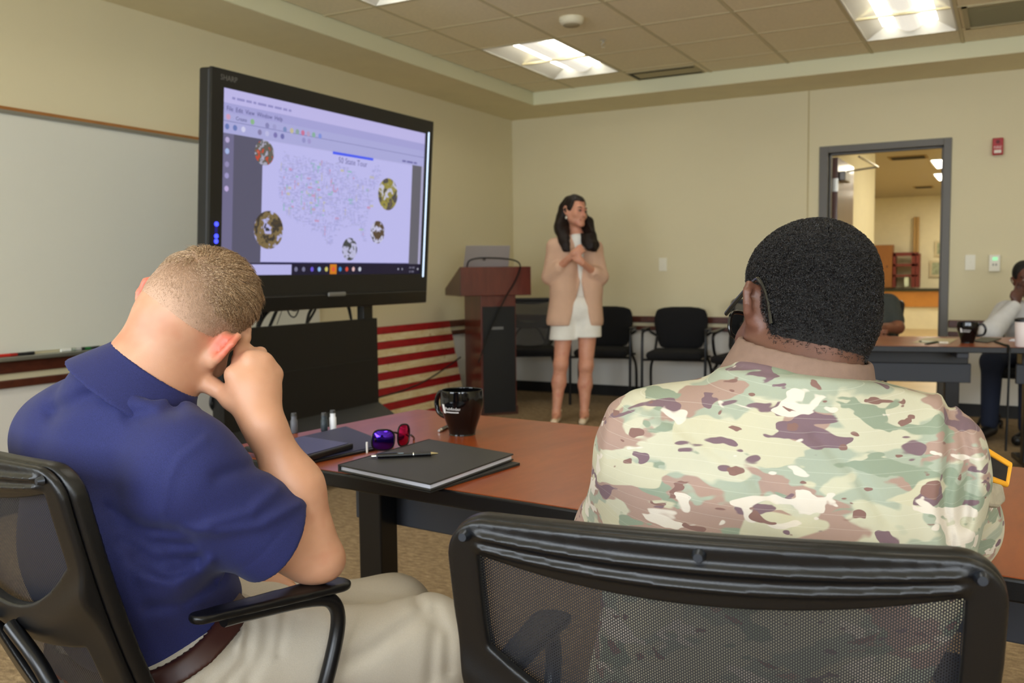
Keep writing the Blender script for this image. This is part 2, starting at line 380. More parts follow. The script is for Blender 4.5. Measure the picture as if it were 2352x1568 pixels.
G().box(-3, 5.2, 11.985, 12, 0, .09).build('baseboard_lobby', M_BASE, kind='structure')
LOBL = ['lit lobby ceiling light, larger and nearer of the two seen through the doorway', 'small lit lobby ceiling light, farther of the two through the doorway']
for n, (x, y) in enumerate(((3.62, 5.87), (3.52, 7.85), (.6, 5.9), (.6, 8.5), (4.4, 2.4), (3.9, 10.3))):  # after the first two, unseen lamps added to brighten the lobby
    r = empty('lobby_light', (x, y, 2.6), LOBL[n] if n < 2 else 'unseen lobby ceiling light past the doorway, added to brighten the lobby', 'ceiling light', 'lobby ceiling lights')
    G().box(x-.27, x+.27, y-.52, y+.52, 2.585, 2.6).build('frame', M_TRAY, r)
    G().box(x-.24, x+.24, y-.49, y+.49, 2.578, 2.586).build('diffuser', mat('lobby_lens', (255, 245, 220), .5, emit=LOBBY_E), r)
for n, (x0, x1, y, lab) in enumerate(((2.9, 3.36, 4.95, 'dark ceiling air vent nearest the doorway in the lobby'), (2.78, 3.1, 9.77, 'dark ceiling air vent farther back in the lobby'))):
    r = empty('lobby_vent', ((x0+x1)/2, y, 2.6), lab, 'air vent')
    G().box(x0, x1, y-.2, y+.2, 2.592, 2.6).build('frame', mat('lobby_vent_paint', (150, 128, 84), .8), r)
    for i in range(4): G().box(x0+.03, x1-.03, y-.16+.09*i, y-.11+.09*i, 2.588, 2.593).build('slot', mat('slot_black'), r)
YB = 11.9
def lob(px, py, Y=YB): return ony(px, py, Y)
# reception counter with an orange wood band
a, b = lob(1960, 668), lob(2200, 702); r = empty('reception_counter', ((a[0]+b[0])/2, 11.5, 0), 'lobby counter with an orange wood front band seen through the doorway', 'counter')
c0, c1 = lob(1960, 662, 11.4)[0], 4.6
G().box(c0, c1, 11.42, 11.98, .0, .43).build('base', M_LOB, r)
G().box(c0, c1, 11.38, 11.98, .43, .73).build('front_band', mat('orange_oak_band', (190, 128, 54), .4, var=.1, vscale=5), r)
G().box(c0-.03, c1, 11.32, 11.98, .75, .78).build('counter_top', mat('dark_green_laminate', (44, 40, 28), .4), r)
G().box(c0-.01, c1, 11.36, 11.98, .73, .75).build('edge_strip', mat('green_strip', (96, 110, 76), .5), r)
def boxpx(name, m, parent, x0, y0, x1, y1, Y, dy):
    a, b = ony(x0, y0, Y), ony(x1, y1, Y); return G().box(min(a[0], b[0]), max(a[0], b[0]), Y, Y+dy, min(a[2], b[2]), max(a[2], b[2])).build(name, m, parent)
a = ony(2030, 657, 11.6); r = empty('storage_cabinet', a, 'plain brown cabinet standing on the lobby counter', 'cabinet')
boxpx('body', mat('brown_cabinet', (150, 98, 44), .5, var=.08), r, 2006, 563, 2048, 660, 11.6, .3)
boxpx('knob', mat('dark_knob', (60, 40, 24), .4), r, 2036, 610, 2039, 614, 11.585, .02)
a = ony(2080, 657, 11.6); r = empty('shelf_rack', a, 'open dark red shelf rack standing beside the brown cabinet', 'rack'); M_RED = mat('dark_red_rack', (110, 40, 28), .5)
for x0, x1 in ((2051, 2056), (2094, 2101), (2104, 2111)): boxpx('post', M_RED, r, x0, 582, x1, 660, 11.6, .25)
for y0, y1 in ((580, 587), (606, 611), (631, 635)): boxpx('shelf', M_RED, r, 2050, y0, 2108, y1, 11.6, .25)
boxpx('cup_on_counter', mat('pale_green_cup', (206, 216, 190), .5), None, 2077, 637, 2086, 657, 11.5, .06); tag(bpy.context.scene.objects['cup_on_counter'], 'small pale cup on the lobby counter inside the rack', 'cup')
r = empty('wall_pipes', ony(2104, 580, 11.9), 'two thin vertical pipes on the lobby back wall above the rack', 'pipe')
for x in (2099, 2106): boxpx('pipe', mat('pipe_paint', (176, 142, 84), .5), r, x, 498, x+4, 582, 11.92, .05)
for (x0, y0, x1, y1, lab) in ((2136, 598, 2166, 635, 'lower framed print beside the door jamb on the lobby wall'), (2148, 553, 2170, 588, 'upper framed print beside the door jamb on the lobby wall')):
    a = ony((x0+x1)/2, y1, 11.97); r = empty('framed_print', a, lab, 'picture')
    boxpx('frame', mat('pale_frame', (208, 196, 158), .5), r, x0, y0, x1, y1, 11.96, .03)
    boxpx('print', mat('green_print', (150, 158, 128), .6, var=.35, vscale=14), r, x0+5, y0+5, x1-5, y1-5, 11.952, .01)

# wall plates
M_PLATE = mat('ivory_plate', (238, 234, 216), .4)
def plate(px0, py0, px1, py1, name, lab, cat):
    a, b = ony(px0, py0, 0), ony(px1, py1, 0); r = empty(name, ((a[0]+b[0])/2, 0, b[2]), lab, cat)
    return r, a[0], b[0], b[2], a[2]
for (p, lab) in (((1514, 592, 1532, 622), 'white switch plate on the wall between the presenter and the soldier'), ((2217, 585, 2240, 620), 'white light switch plate immediately right of the doorway')):
    r, x0, x1, z0, z1 = plate(*p, 'wall_switch', lab, 'switch'); G().box(x0, x1, -.008, 0, z0, z1).build('plate', M_PLATE, r, bevel=.002)
    xm, zm = (x0+x1)/2, (z0+z1)/2; G().box(xm-.006, xm+.006, -.02, -.006, zm-.004, zm+.014).build('toggle', M_PLATE, r, bevel=.002)
r, x0, x1, z0, z1 = plate(2272, 585, 2297, 623, 'thermostat', 'white thermostat with a glowing green display on the wall', 'thermostat')
G().box(x0, x1, -.028, 0, z0, z1).build('body', M_PLATE, r, bevel=.004)
G().box(x0+.024, x1-.018, -.0295, -.027, z1-.045, z1-.018).build('display', mat('green_display', (150, 226, 168), .4, emit=.6), r)
for i in range(2): G().box(x0+.024+.02*i, x0+.036+.02*i, -.031, -.027, z1-.085, z1-.068).build('button', mat('grey_button', (168, 166, 154), .5), r)
r, x0, x1, z0, z1 = plate(2280, 319, 2304, 356, 'fire_alarm', 'red fire alarm strobe high on the wall right of the door', 'alarm')
G().box(x0, x1, -.05, 0, z0, z1).build('body', mat('alarm_red', (176, 26, 32), .4), r, bevel=.006)
G().box(x0+.012, x1-.012, -.062, -.048, z0+.012, z0+.036).build('strobe', mat('strobe_lens', (236, 226, 214), .2), r, bevel=.004)
lettering('lettering', 'FIRE', .03, ((x0+x1)/2, -.052, z0+.045), (1, 0, 0), (0, 0, 1), mat('alarm_white', (240, 214, 206), .5), r, 'CENTER')
g = G(); g.cyl(((x0+x1)/2, -.049, z1-.03), ((x0+x1)/2, -.056, z1-.03), .014, seg=16); g.build('sounder', mat('alarm_dark_red', (110, 16, 20), .5), r)

# whiteboard along the left wall
r = empty('whiteboard', (0, -5.0, .79), 'long white marker board with a wooden top rail on the left wall', 'whiteboard')
WB1 = onx(735, 700, .02)[1]
G().box(0.0, .014, -7.6, WB1, .80, 1.975).build('board', mat('marker_board_enamel', (226, 226, 214), .25, coat=.2), r)
G().box(0.0, .02, -7.6, WB1, 1.985, 2.003).build('map_rail', wood('oak_map_rail', (150, 96, 44), (178, 122, 62), .5, (3, 1, 8)), r)
G().box(0.0, .024, -7.6, WB1, 1.967, 1.986).build('rail_trim', mat('satin_aluminium', (172, 174, 166), .35, .8), r)
G().box(0.0, .075, -7.6, WB1, .765, .785).build('tray', mat('satin_aluminium'), r, bevel=.004)
MK = [((10, 824), 'red', (196, 44, 34)), ((50, 820), 'black', (30, 30, 32)), ((160, 806), 'white', (230, 232, 226)), ((182, 805), 'green', (44, 140, 70)), ((203, 801), 'dark grey', (50, 54, 56))]
for (p, cn, c) in MK:
    q = onx(*p, .045); r = empty('marker_pen', (q[0], q[1], .785), '%s marker lying in the whiteboard tray' % cn, 'marker', 'markers in the whiteboard tray')
    G().cyl((.045, q[1]-.05, .794), (.045, q[1]+.03, .794), .008, seg=12).build('barrel', mat('marker_'+cn.replace(' ', '_'), c, .4), r, smooth=True)
    G().cyl((.045, q[1]+.031, .794), (.045, q[1]+.065, .794), .0086, seg=12).build('cap', mat('marker_cap_'+cn.replace(' ', '_'), tuple(int(v*.8) for v in c), .4), r, smooth=True)
# ------------------------------------------------------------------ smooth solids: distance fields turned into meshes
def rc(a, b, ra, rb=None):
    a = np.array(a, np.float32); b = np.array(b, np.float32); ba = b-a; L = float(ba@ba)+1e-12; rb = ra if rb is None else rb
    def f(p):
        q = p-a; t = np.clip((q@ba)/L, 0, 1); return np.linalg.norm(q-t[:, None]*ba, axis=1)-(ra+(rb-ra)*t)
    return f
def ell(c, r, R=None):
    c = np.array(c, np.float32); r = np.array(r, np.float32); R = None if R is None else np.array(R, np.float32)
    def f(p):
        q = p-c
        if R is not None: q = q@R.T
        k0 = np.linalg.norm(q/r, axis=1); k1 = np.linalg.norm(q/(r*r), axis=1)+1e-9; return k0*(k0-1)/k1
    return f
def rbox(c, h, rad, R=None):
    c = np.array(c, np.float32); h = np.array(h, np.float32)-rad; R = None if R is None else np.array(R, np.float32)
    def f(p):
        q = p-c
        if R is not None: q = q@R.T
        q = np.abs(q)-h; return np.linalg.norm(np.maximum(q, 0), axis=1)+np.minimum(q.max(1), 0)-rad
    return f
def halfspace(p0, n):
    p0 = np.array(p0, np.float32); n = np.array(nrm(n), np.float32)
    return lambda p: (p-p0)@n
def smin(a, b, k):
    if k <= 0: return np.minimum(a, b)
    h = np.maximum(k-np.abs(a-b), 0)/k; return np.minimum(a, b)-h*h*k*.25
def smax(a, b, k): return -smin(-a, -b, k)
class Sdf:
    def __init__(s, k=.02): s.ops = []; s.k = k; s.disp = []
    def add(s, f, k=None): s.ops.append((0, f, s.k if k is None else k)); return s
    def sub(s, f, k=.01): s.ops.append((1, f, k)); return s
    def cut(s, f, k=.004): s.ops.append((2, f, k)); return s           # keep only where f < 0
    def d(s, f): s.disp.append(f); return s                             # f(p) added to the distance
    def crease(s, pts, amp, sig):
        """ridge (amp > 0) or groove (amp < 0) along a polyline"""
        P = np.array(pts, np.float32)
        def f(p):
            m = np.full(len(p), 9., np.float32)
            for i in range(len(P)-1):
                a, b = P[i], P[i+1]; ba = b-a; t = np.clip(((p-a)@ba)/(ba@ba), 0, 1); m = np.minimum(m, np.linalg.norm(p-a-t[:, None]*ba, axis=1))
            return -amp*np.exp(-(m/sig)**2)
        s.disp.append(f); return s
    def fold(s, pts, amp, sig, dmax):
        """fold running over the surface that faces the room's near side: polyline given by picture directions, sig in metres"""
        P = np.array(pts, np.float32); M = CM.astype(np.float32); C = CAM.astype(np.float32)
        def f(p):
            q = (p-C)@M.T; z = np.maximum(q[:, 2], .2); x = np.stack([IMG_W/2+FPX*q[:, 0]/z, IMG_H/2-FPX*q[:, 1]/z], 1).astype(np.float32); m = np.full(len(p), 1e4, np.float32); L = 0
            for i in range(len(P)-1):
                a, b = P[i], P[i+1]; ba = b-a; t = np.clip(((x-a)@ba)/(ba@ba), 0, 1); m = np.minimum(m, np.linalg.norm(x-a-t[:, None]*ba, axis=1))
            return -amp*np.exp(-(m*z/FPX/sig)**2)*np.clip((dmax-z)/.04, 0, 1)
        s.disp.append(f); return s
    def __call__(s, p, disp=True):
        d = None
        for op, f, k in s.ops:
            v = f(p)
            if d is None: d = v
            elif op == 0: d = smin(d, v, k)
            elif op == 1: d = smax(d, -v, k)
            else: d = smax(d, v, k)
        if disp:
            for f in s.disp: d = d+f(p)
        return d.astype(np.float32)
def sdf_mesh(f, lo, hi, h, B=8):
    """naive surface nets over a block-sparse sampling of f"""
    lo = np.array(lo, float); hi = np.array(hi, float); nb = np.ceil((hi-lo)/(h*B)).astype(int)
    n = nb*B; I = np.stack(np.meshgrid(*[np.arange(k) for k in nb], indexing='ij'), -1).reshape(-1, 3)
    cen = (lo+(I+.5)*B*h).astype(np.float32); dc = np.concatenate([f(c) for c in np.array_split(cen, max(1, len(cen)//200000))])
    D = np.repeat(np.repeat(np.repeat(dc.reshape(nb), B, 0), B, 1), B, 2)
    act = I[np.abs(dc) < h*B*1.05+.006]
    loc = np.stack(np.meshgrid(*[np.arange(B)]*3, indexing='ij'), -1).reshape(-1, 3)
    for ch in np.array_split(act, max(1, len(act)//300)):
        if not len(ch): continue
        ii = (ch[:, None, :]*B+loc[None]).reshape(-1, 3); D[ii[:, 0], ii[:, 1], ii[:, 2]] = f((lo+ii*h).astype(np.float32))
    ins = D < 0; c8 = [ins[i:n[0]-1+i, j:n[1]-1+j, k:n[2]-1+k] for i in (0, 1) for j in (0, 1) for k in (0, 1)]
    al = c8[0].copy(); an = c8[0].copy()
    for c in c8[1:]: al &= c; an |= c
    cell = np.argwhere(an & ~al)
    if not len(cell): return np.zeros((0, 3)), np.zeros((0, 4), int)
    cv = {}
    for i in (0, 1):
        for j in (0, 1):
            for k in (0, 1): cv[(i, j, k)] = D[cell[:, 0]+i, cell[:, 1]+j, cell[:, 2]+k]
    acc = np.zeros((len(cell), 3)); cnt = np.zeros(len(cell)); ks = list(cv)
    for a in ks:
        for b in ks:
            if a < b and sum(abs(x-y) for x, y in zip(a, b)) == 1:
                da, db = cv[a], cv[b]; m = (da < 0) != (db < 0); t = np.where(m, da/(da-db+1e-20), 0)[:, None]
                acc += np.where(m[:, None], np.array(a)+t*(np.array(b)-np.array(a)), 0); cnt += m
    vert = lo+(cell+acc/cnt[:, None])*h
    idx = np.full(n, -1, np.int64); idx[cell[:, 0], cell[:, 1], cell[:, 2]] = np.arange(len(cell))
    quads = []
    for ax in range(3):
        o = [0, 0, 0]; o[ax] = 1; sl0 = tuple(slice(1, n[d]-1) for d in range(3)); sl1 = tuple(slice(1+o[d], n[d]-1+o[d]) for d in range(3))
        A, Bm = ins[sl0], ins[sl1]; e = np.argwhere(A != Bm)+1; s = ins[e[:, 0], e[:, 1], e[:, 2]]
        d1, d2 = [(1, 2), (2, 0), (0, 1)][ax]; q = []
        for u, v in ((0, 0), (1, 0), (1, 1), (0, 1)):
            t = e.copy(); t[:, d1] -= u; t[:, d2] -= v; q.append(idx[t[:, 0], t[:, 1], t[:, 2]])
        q = np.stack(q, 1); q[~s] = q[~s][:, ::-1]; quads.append(q)
    quads = np.concatenate(quads); quads = quads[(quads >= 0).all(1)]
    return vert, quads[:, ::-1] if False else quads
def np_mesh(name, v, f):
    me = bpy.data.meshes.new(name); v = np.asarray(v, np.float32); f = np.asarray(f, np.int32); k = f.shape[1]
    me.vertices.add(len(v)); me.vertices.foreach_set('co', v.ravel()); me.loops.add(f.size); me.loops.foreach_set('vertex_index', f.ravel())
    me.polygons.add(len(f)); me.polygons.foreach_set('loop_start', np.arange(0, f.size, k, dtype=np.int32)); me.update(calc_edges=True); return me
def biggest(v, q):
    """drop loose crumbs: keep the largest connected piece"""
    lab = np.arange(len(v))
    for _ in range(200):
        m = lab[q].min(1); new = lab.copy()
        for k in range(4): np.minimum.at(new, q[:, k], m)
        new = new[new]; new = new[new]
        if (new == lab).all(): break
        lab = new
    big = np.bincount(lab, minlength=len(v)).argmax(); keep = lab == big
    if keep.all(): return v, q
    idx = np.cumsum(keep)-1; q = q[keep[q[:, 0]]]; return v[keep], idx[q]
def solid(name, f, lo, hi, h, material, parent=None, local=False, relax=1, whole=False):
    v, q = sdf_mesh(f, lo, hi, h)
    if whole: v, q = biggest(v, q)
    for _ in range(relax):                       # slide vertices onto the surface, then even them out a little
        s = np.zeros_like(v); c = np.zeros(len(v))
        for a, b in ((0, 1), (1, 2), (2, 3), (3, 0)):
            for i, j in ((a, b), (b, a)): 
                np.add.at(s, q[:, i], v[q[:, j]]) if len(q) < 1500 else [s.__setitem__((slice(None), k), s[:, k]+np.bincount(q[:, i], v[q[:, j], k], len(v))) for k in range(3)]
                c += np.bincount(q[:, i], minlength=len(v))
        v = v*.5+.5*s/np.maximum(c, 1)[:, None]
    me = np_mesh(name, v, q); o = link_mesh(name, me, material, parent, local, True); return o

# ------------------------------------------------------------------ shared furniture materials
M_BLKP = mat('black_moulded_plastic', (10, 10, 12), .32, bump=.10, bscale=900)
M_BLKM = mat('black_powder_coat', (13, 13, 15), .3)
M_BLKF = mat('black_seat_fabric', (20, 20, 22), .95, var=.2, vscale=300, bump=.3, bscale=600)
M_STEEL = mat('screw_steel', (70, 74, 82), .35, .9)
def mesh_fabric():
    t = NT('black_knit_mesh'); v = t.coord('UV')
    sep = t.node('ShaderNodeSeparateXYZ'); t.link(v, sep.inputs[0]); x, y = sep.outputs[0], sep.outputs[1]
    w1 = t.math('SINE', t.math('MULTIPLY', x, 2*math.pi/.0022))
    ph = t.math('MULTIPLY', t.math('FLOOR', t.math('MULTIPLY', x, 1/.0022)), math.pi)
    w2 = t.math('SINE', t.math('ADD', t.math('MULTIPLY', y, 2*math.pi/.0032), ph))
    hole = t.math('GREATER_THAN', t.math('ADD', w1, t.math('MULTIPLY', w2, .8)), .78)
    t.set(Base_Color=lin((30, 31, 36)), Roughness=.5, Specular_IOR_Level=.6)
    tr = t.node('ShaderNodeBsdfTransparent'); mx = t.node('ShaderNodeMixShader')
    t.link(hole, mx.inputs[0]); t.link(t.b.outputs[0], mx.inputs[1]); t.link(tr.outputs[0], mx.inputs[2]); t.link(mx.outputs[0], t.out.inputs[0]); return t.m
M_MESH = mesh_fabric()

# mesh-back armchair, local: origin on the floor under the seat, faces +Y, back plane behind at -Y
BT, BB, BW = .93, .46, .252                           # top / bottom of the back, half width
def back_y(u, t):                                       # depth of the back surface: leans back, hollow across
    return -.235-.145*(1-t/.475)+.02*(u/.24)**2-.02*np.cos((t/.475-.35)*3.0)
def back_frame_sdf(rim):
    def f(p):
        u, z = p[:, 0], p[:, 2]; t = BT-z; y = p[:, 1]-back_y(u, t)        # t measured down from the top
        hw = BW-.03*np.clip((t-.1)/.375, 0, 1)**1.3
        r = np.where(t < .24, .045, .09); cx = hw-r; qz = np.abs(t-.2375)-(.2375-r); qx = np.abs(u)-cx
        outer = np.hypot(np.maximum(qx, 0), np.maximum(qz, 0))+np.minimum(np.maximum(qx, qz), 0)-r
        un = np.clip(np.abs(u)/.205, 0, 1.3)
        if rim:                                          # front rim ring
            d2 = np.abs(outer+.015)-.015; return smax(d2, np.abs(y-.018)-.013, .008)
        top = .041+.023*(1-un**2); s1 = .232-.085*un**2; s2 = .292-.03*un**2
        w1 = np.maximum(np.maximum(top-t, t-s1), np.abs(u)-(hw-.036))
        w2 = np.maximum(np.maximum(s2-t, t-.445+.03*un**2), np.abs(u)-(hw-.062-.05*np.clip((t-.3)/.15, 0, 1)**2))
        d2 = smax(outer+.002, -w1, .012); d2 = smax(d2, -w2, .016)
        th = .004+.0065*np.exp(-((t-.018-.008*(1-un**2))/.0045)**2)*np.clip((1.08-un)/.06, 0, 1)+.0065*np.exp(-((t-.030-.014*(1-un**2))/.0045)**2)*np.clip((1.08-un)/.06, 0, 1)
        th = th+.012*np.exp(-((t-(s1+s2)/2)/.03)**2)
        return smax(d2, np.maximum(y-.006, -y-th-.004), .006)
    return f
def make_chair(simple=False):
    r = empty('mesh_chair', (0, 0, 0)); h = .006 if simple else .0023
    solid('back_panel', back_frame_sdf(False), (-.27, -.45, .44), (.27, -.16, .955), h, M_BLKP, r, True, relax=2)
    solid('back_rim', back_frame_sdf(True), (-.27, -.45, .44), (.27, -.16, .955), max(h, .0035), M_BLKP, r, True)
    nu, nt = 24, 24; us = np.linspace(-.222, .222, nu); ts = np.linspace(.02, .455, nt); v = []; uv = []
    for t in ts:
        for u in us: hw = (BW-.02-.03*max(0, (t-.1)/.375)**1.3)/.225; v.append((u*hw, back_y(u*hw, t)+.010+.006*math.cos(u*6), BT-t)); uv.append((u*hw, t))
    q = [(i*nu+j, i*nu+j+1, (i+1)*nu+j+1, (i+1)*nu+j) for i in range(nt-1) for j in range(nu-1)]
    me = np_mesh('mesh_panel', v, q); ul = me.uv_layers.new(name='UVMap'); L = np.zeros(len(me.loops), np.int32); me.loops.foreach_get('vertex_index', L)
    ul.data.foreach_set('uv', np.array(uv, np.float32)[L].ravel()); link_mesh('mesh_panel', me, M_MESH, r, True, True)
    for u, t in ((-.226, .018), (0, .013), (.226, .018), (-.02, .262), (.02, .262), (-.225, .33), (.225, .33)):
        y = back_y(u, t); G().cyl((u, y-.009, BT-t), (u, y-.017, BT-t), .0065, .004, 14).build('screw', M_STEEL, r, local=True, smooth=True)
    s = Sdf(.01); s.add(rbox((0, .0, .455), (.235, .225, .032), .03)); s.d(lambda p: .012*np.exp(-((p[:, 0]/.13)**2+((p[:, 1]-.02)/.14)**2))*(p[:, 2] > .45))
    solid('seat', s, (-.26, -.25, .41), (.26, .25, .50), .007, M_BLKF, r, True)
    G().box(-.2, .2, -.2, .19, .412, .428).build('seat_pan', M_BLKP, r, local=True, bevel=.006)
    for sx in (-1, 1):
        x = sx*.262
        o = G().tube(spline([(x, -.15, .672), (x, -.10, .668), (x, .01, .655), (x, .055, .635), (x, .062, .59), (x, .03, .50), (sx*.245, .01, .435)], 6), .0125, 10).build('arm_tube', M_BLKM, r, local=True, smooth=True)
        s = Sdf(.01); s.add(rc((x, -.185, .688), (x, .055, .67), .018, .030), .01); s.cut(lambda p: np.maximum(.662-.08*p[:, 1]-p[:, 2], p[:, 2]-.677+.08*p[:, 1]), .006); s.cut(lambda p, x=x: np.abs(p[:, 0]-x)-.03, .004)
        solid('armrest', s, (x-.05, -.24, .60), (x+.05, .16, .74), .004, M_BLKP, r, True)
        g = G().tube(spline([(sx*.2, .13, .41), (sx*.225, .16, .34), (sx*.235, -.05, .2), (sx*.24, -.25, .085)], 5), .013, 8).build('leg', M_BLKM, r, local=True, smooth=True)
        g = G().tube(spline([(sx*.2, -.13, .41), (sx*.222, -.14, .34), (sx*.235, .05, .2), (sx*.24, .24, .085)], 5), .013, 8).build('leg', M_BLKM, r, local=True, smooth=True)
        for yy in (-.25, .24):
            c = G()
            for k in (-1, 1): c.cyl((sx*.24+k*.008, yy, .03), (sx*.24+k*.02, yy, .03), .03, seg=16)
            c.cyl((sx*.24, yy, .03), (sx*.24, yy, .09), .009, seg=8); c.build('caster', M_BLKP, r, local=True)
        G().tube(spline([(sx*.2, -.17, .42), (sx*.19, -.27, .44), (sx*.15, -.31, .52), (sx*.1, -.335, .62), (sx*.03, -.345, .67)], 5), .011, 8).build('back_support', M_BLKM, r, local=True, smooth=True)
    return r
def place(o, loc, heading, label=None, cat=None, group=None):
    o.location = tuple(float(v) for v in loc); o.rotation_euler = (0, 0, -math.radians(heading)); return tag(o, label, cat, group)
chair0 = make_chair()
hl = math.radians(10); LC = np.array([3.36, -6.96, 0])-.24*np.array([math.cos(hl), -math.sin(hl), 0])
place(chair0, LC, 10, 'black mesh-back armchair under the man in the navy polo', 'chair', 'black mesh-back armchairs')
_L, _R = dep(1018, 1185, .885), dep(2316, 1330, .735); hc = math.degrees(math.atan2(_R[0]-_L[0], -( _R[1]-_L[1])))-90
HC = -math.degrees(math.atan2((_R-_L)[1], (_R-_L)[0])); _m2 = (_L+_R)/2; hr = math.radians(HC)
SC_ = np.array([_m2[0]+.39*math.sin(hr), _m2[1]+.39*math.cos(hr), 0])
c = copy_tree(chair0); place(c, SC_, HC, 'large black mesh-back chair in the foreground behind the soldier in camouflage', 'chair', 'black mesh-back armchairs')
chair_s = make_chair(True)
place(chair_s, (.47, -.56, 0), 150, 'black mesh-back chair against the wall, half hidden behind the lectern', 'chair', 'black mesh-back armchairs')
c = copy_tree(chair_s); q = ony(1716, 700, -.62); place(c, (q[0], -.62, 0), 184, 'black mesh-back chair by the wall just left of the soldier glasses', 'chair', 'black mesh-back armchairs')
c = copy_tree(chair_s); q = dep(2362, 800, 6.33); place(c, (q[0], q[1], 0), 195, 'black wheeled chair under the man in the white shirt at far table', 'chair', 'black mesh-back armchairs')

# padded stacking armchairs by the wall
def stacking_chair():
    r = empty('stacking_chair', (0, 0, 0))
    s = Sdf(.01); s.add(ell((0, -.235, .67), (.29, .034, .235)), .01); s.cut(lambda p: np.maximum(np.abs(p[:, 0])-.238+.05*np.clip((.7-p[:, 2])/.25, 0, 1), np.abs(p[:, 2]-.665)-.19), .05)
    solid('backrest', s, (-.29, -.30, .44), (.29, -.18, .90), .007, M_BLKF, r, True)
    s = Sdf(.01); s.add(rbox((0, .0, .455), (.235, .23, .035), .034)); solid('seat', s, (-.26, -.26, .41), (.26, .26, .50), .008, M_BLKF, r, True)
    for sx in (-1, 1):
        x = sx*.265
        G().tube(spline([(x, .22, 0.0), (x, .215, .3), (x, .2, .6), (x, .15, .655), (x, -.1, .655), (x, -.21, .63), (sx*.22, -.24, .6)], 6), .012, 8).build('arm_tube', M_BLKM, r, local=True, smooth=True)
        G().box(x-.02, x+.02, -.1, .16, .658, .682).build('armrest', M_BLKP, r, local=True, bevel=.01)
        G().tube(spline([(x, -.25, 0), (x, -.22, .3), (sx*.23, -.2, .43), (sx*.21, -.235, .6)], 6), .012, 8).build('leg', M_BLKM, r, local=True, smooth=True)
        G().tube([(x, .213, .42), (sx*.2, .19, .42)], .01, 8).build('bracket', M_BLKM, r, local=True)
    G().tube([(-.265, -.2, .42), (.265, -.2, .42)], .01, 8).build('crossbar', M_BLKM, r, local=True)
    G().tube([(-.265, .19, .42), (.265, .19, .42)], .01, 8).build('crossbar', M_BLKM, r, local=True)
    return r
st = stacking_chair(); q = ony(1395, 720, -.4); place(st, (q[0]-.03, -.42, 0), 166, 'black padded stacking armchair directly behind the presenter', 'chair', 'black stacking armchairs')
c = copy_tree(st); q = ony(1557, 720, -.4); place(c, (q[0], -.42, 0), 170, 'black padded stacking armchair by the wall right of the presenter', 'chair', 'black stacking armchairs')

# ------------------------------------------------------------------ tables
M_TOP = wood('cherry_laminate', (126, 54, 22), (156, 78, 36), .30, (5, 1.2, 5), .08)
M_GREY = mat('dark_grey_steel', (52, 55, 62), .45)
def table(loc, heading, length, depth, label, z=.75, ends=True, leg_in=.45):
    """local: x along the table, y depth; origin at the floor under the centre"""
    r = empty('training_table', (0, 0, 0)); hx, hy = length/2, depth/2
    G().box(-hx+.004, hx-.004, -hy+.004, hy-.004, z-.026, z).build('tabletop', M_TOP, r, local=True)
    g = G()
    for b in ((-hx, hx, -hy-.002, -hy+.012), (-hx, hx, hy-.012, hy+.002)): g.box(*b, z-.034, z-.0015)
    for b in ((-hx-.002, -hx+.012, -hy, hy), (hx-.012, hx+.002, -hy, hy)): g.box(*b, z-.034, z-.0015)
    g.build('edge_band', M_BLKP, r, bevel=.004, local=True)
    for sx in (-1, 1):
        x = sx*(hx-leg_in)
        G().box(x-.038, x+.038, -.07, -.005, .06, z-.035).build('leg', M_BLKM, r, local=True, bevel=.004)
        G().box(x-.03, x+.03, -hy+.05, hy-.05, .03, .065).build('foot', M_BLKM, r, local=True, bevel=.01)
        G().box(x-.03, x+.03, -hy+.08, hy-.08, z-.07, z-.034).build('bracket', M_GREY, r, local=True, bevel=.004)
    G().box(-hx+.11, hx-.11, .0, .03, z-.235, z-.125).build('modesty_panel', M_GREY, r, local=True, bevel=.004)
    G().box(-hx+.13, hx-.13, -.06, .06, z-.125, z-.05).build('cable_trough', M_BLKM, r, local=True, bevel=.004)
    return place(r, loc, heading, label, 'table', 'training tables')
A, B = onz(719, 1083, .75), onz(2302, 1335, .75); ed = nrm((B-A)*[1, 1, 0]); en = np.array([-ed[1], ed[0], 0])
TL = onz(468, 1036, .75); TW, TD = 2.2, .788
TCEN = TL+ed*(TW/2)+en*(TD/2); TH = -math.degrees(math.atan2(ed[1], ed[0]))
table((TCEN[0], TCEN[1], 0), TH, TW, TD, 'cherry topped table in front with folder, mug and sunglasses on it', leg_in=.225)
A2, B2 = onz(2000, 793, .75), onz(2352, 797, .75); e2 = nrm((B2-A2)*[1, 1, 0]); n2 = np.array([-e2[1], e2[0], 0]); H2 = -math.degrees(math.atan2(e2[1], e2[0]))
JX = onz(2317, 797, .75); TD2 = .78
ta = table(((JX-e2*.615+n2*TD2/2)[0], (JX-e2*.615+n2*TD2/2)[1], 0), H2+180, 1.22, TD2, 'far cherry table beside the doorway holding a black mug', leg_in=.2)
tb = table(((JX+e2*.765+n2*TD2/2)[0], (JX+e2*.765+n2*TD2/2)[1], 0), H2+180, 1.52, TD2, 'far cherry table at the right edge under the white shirt elbow', leg_in=.2)
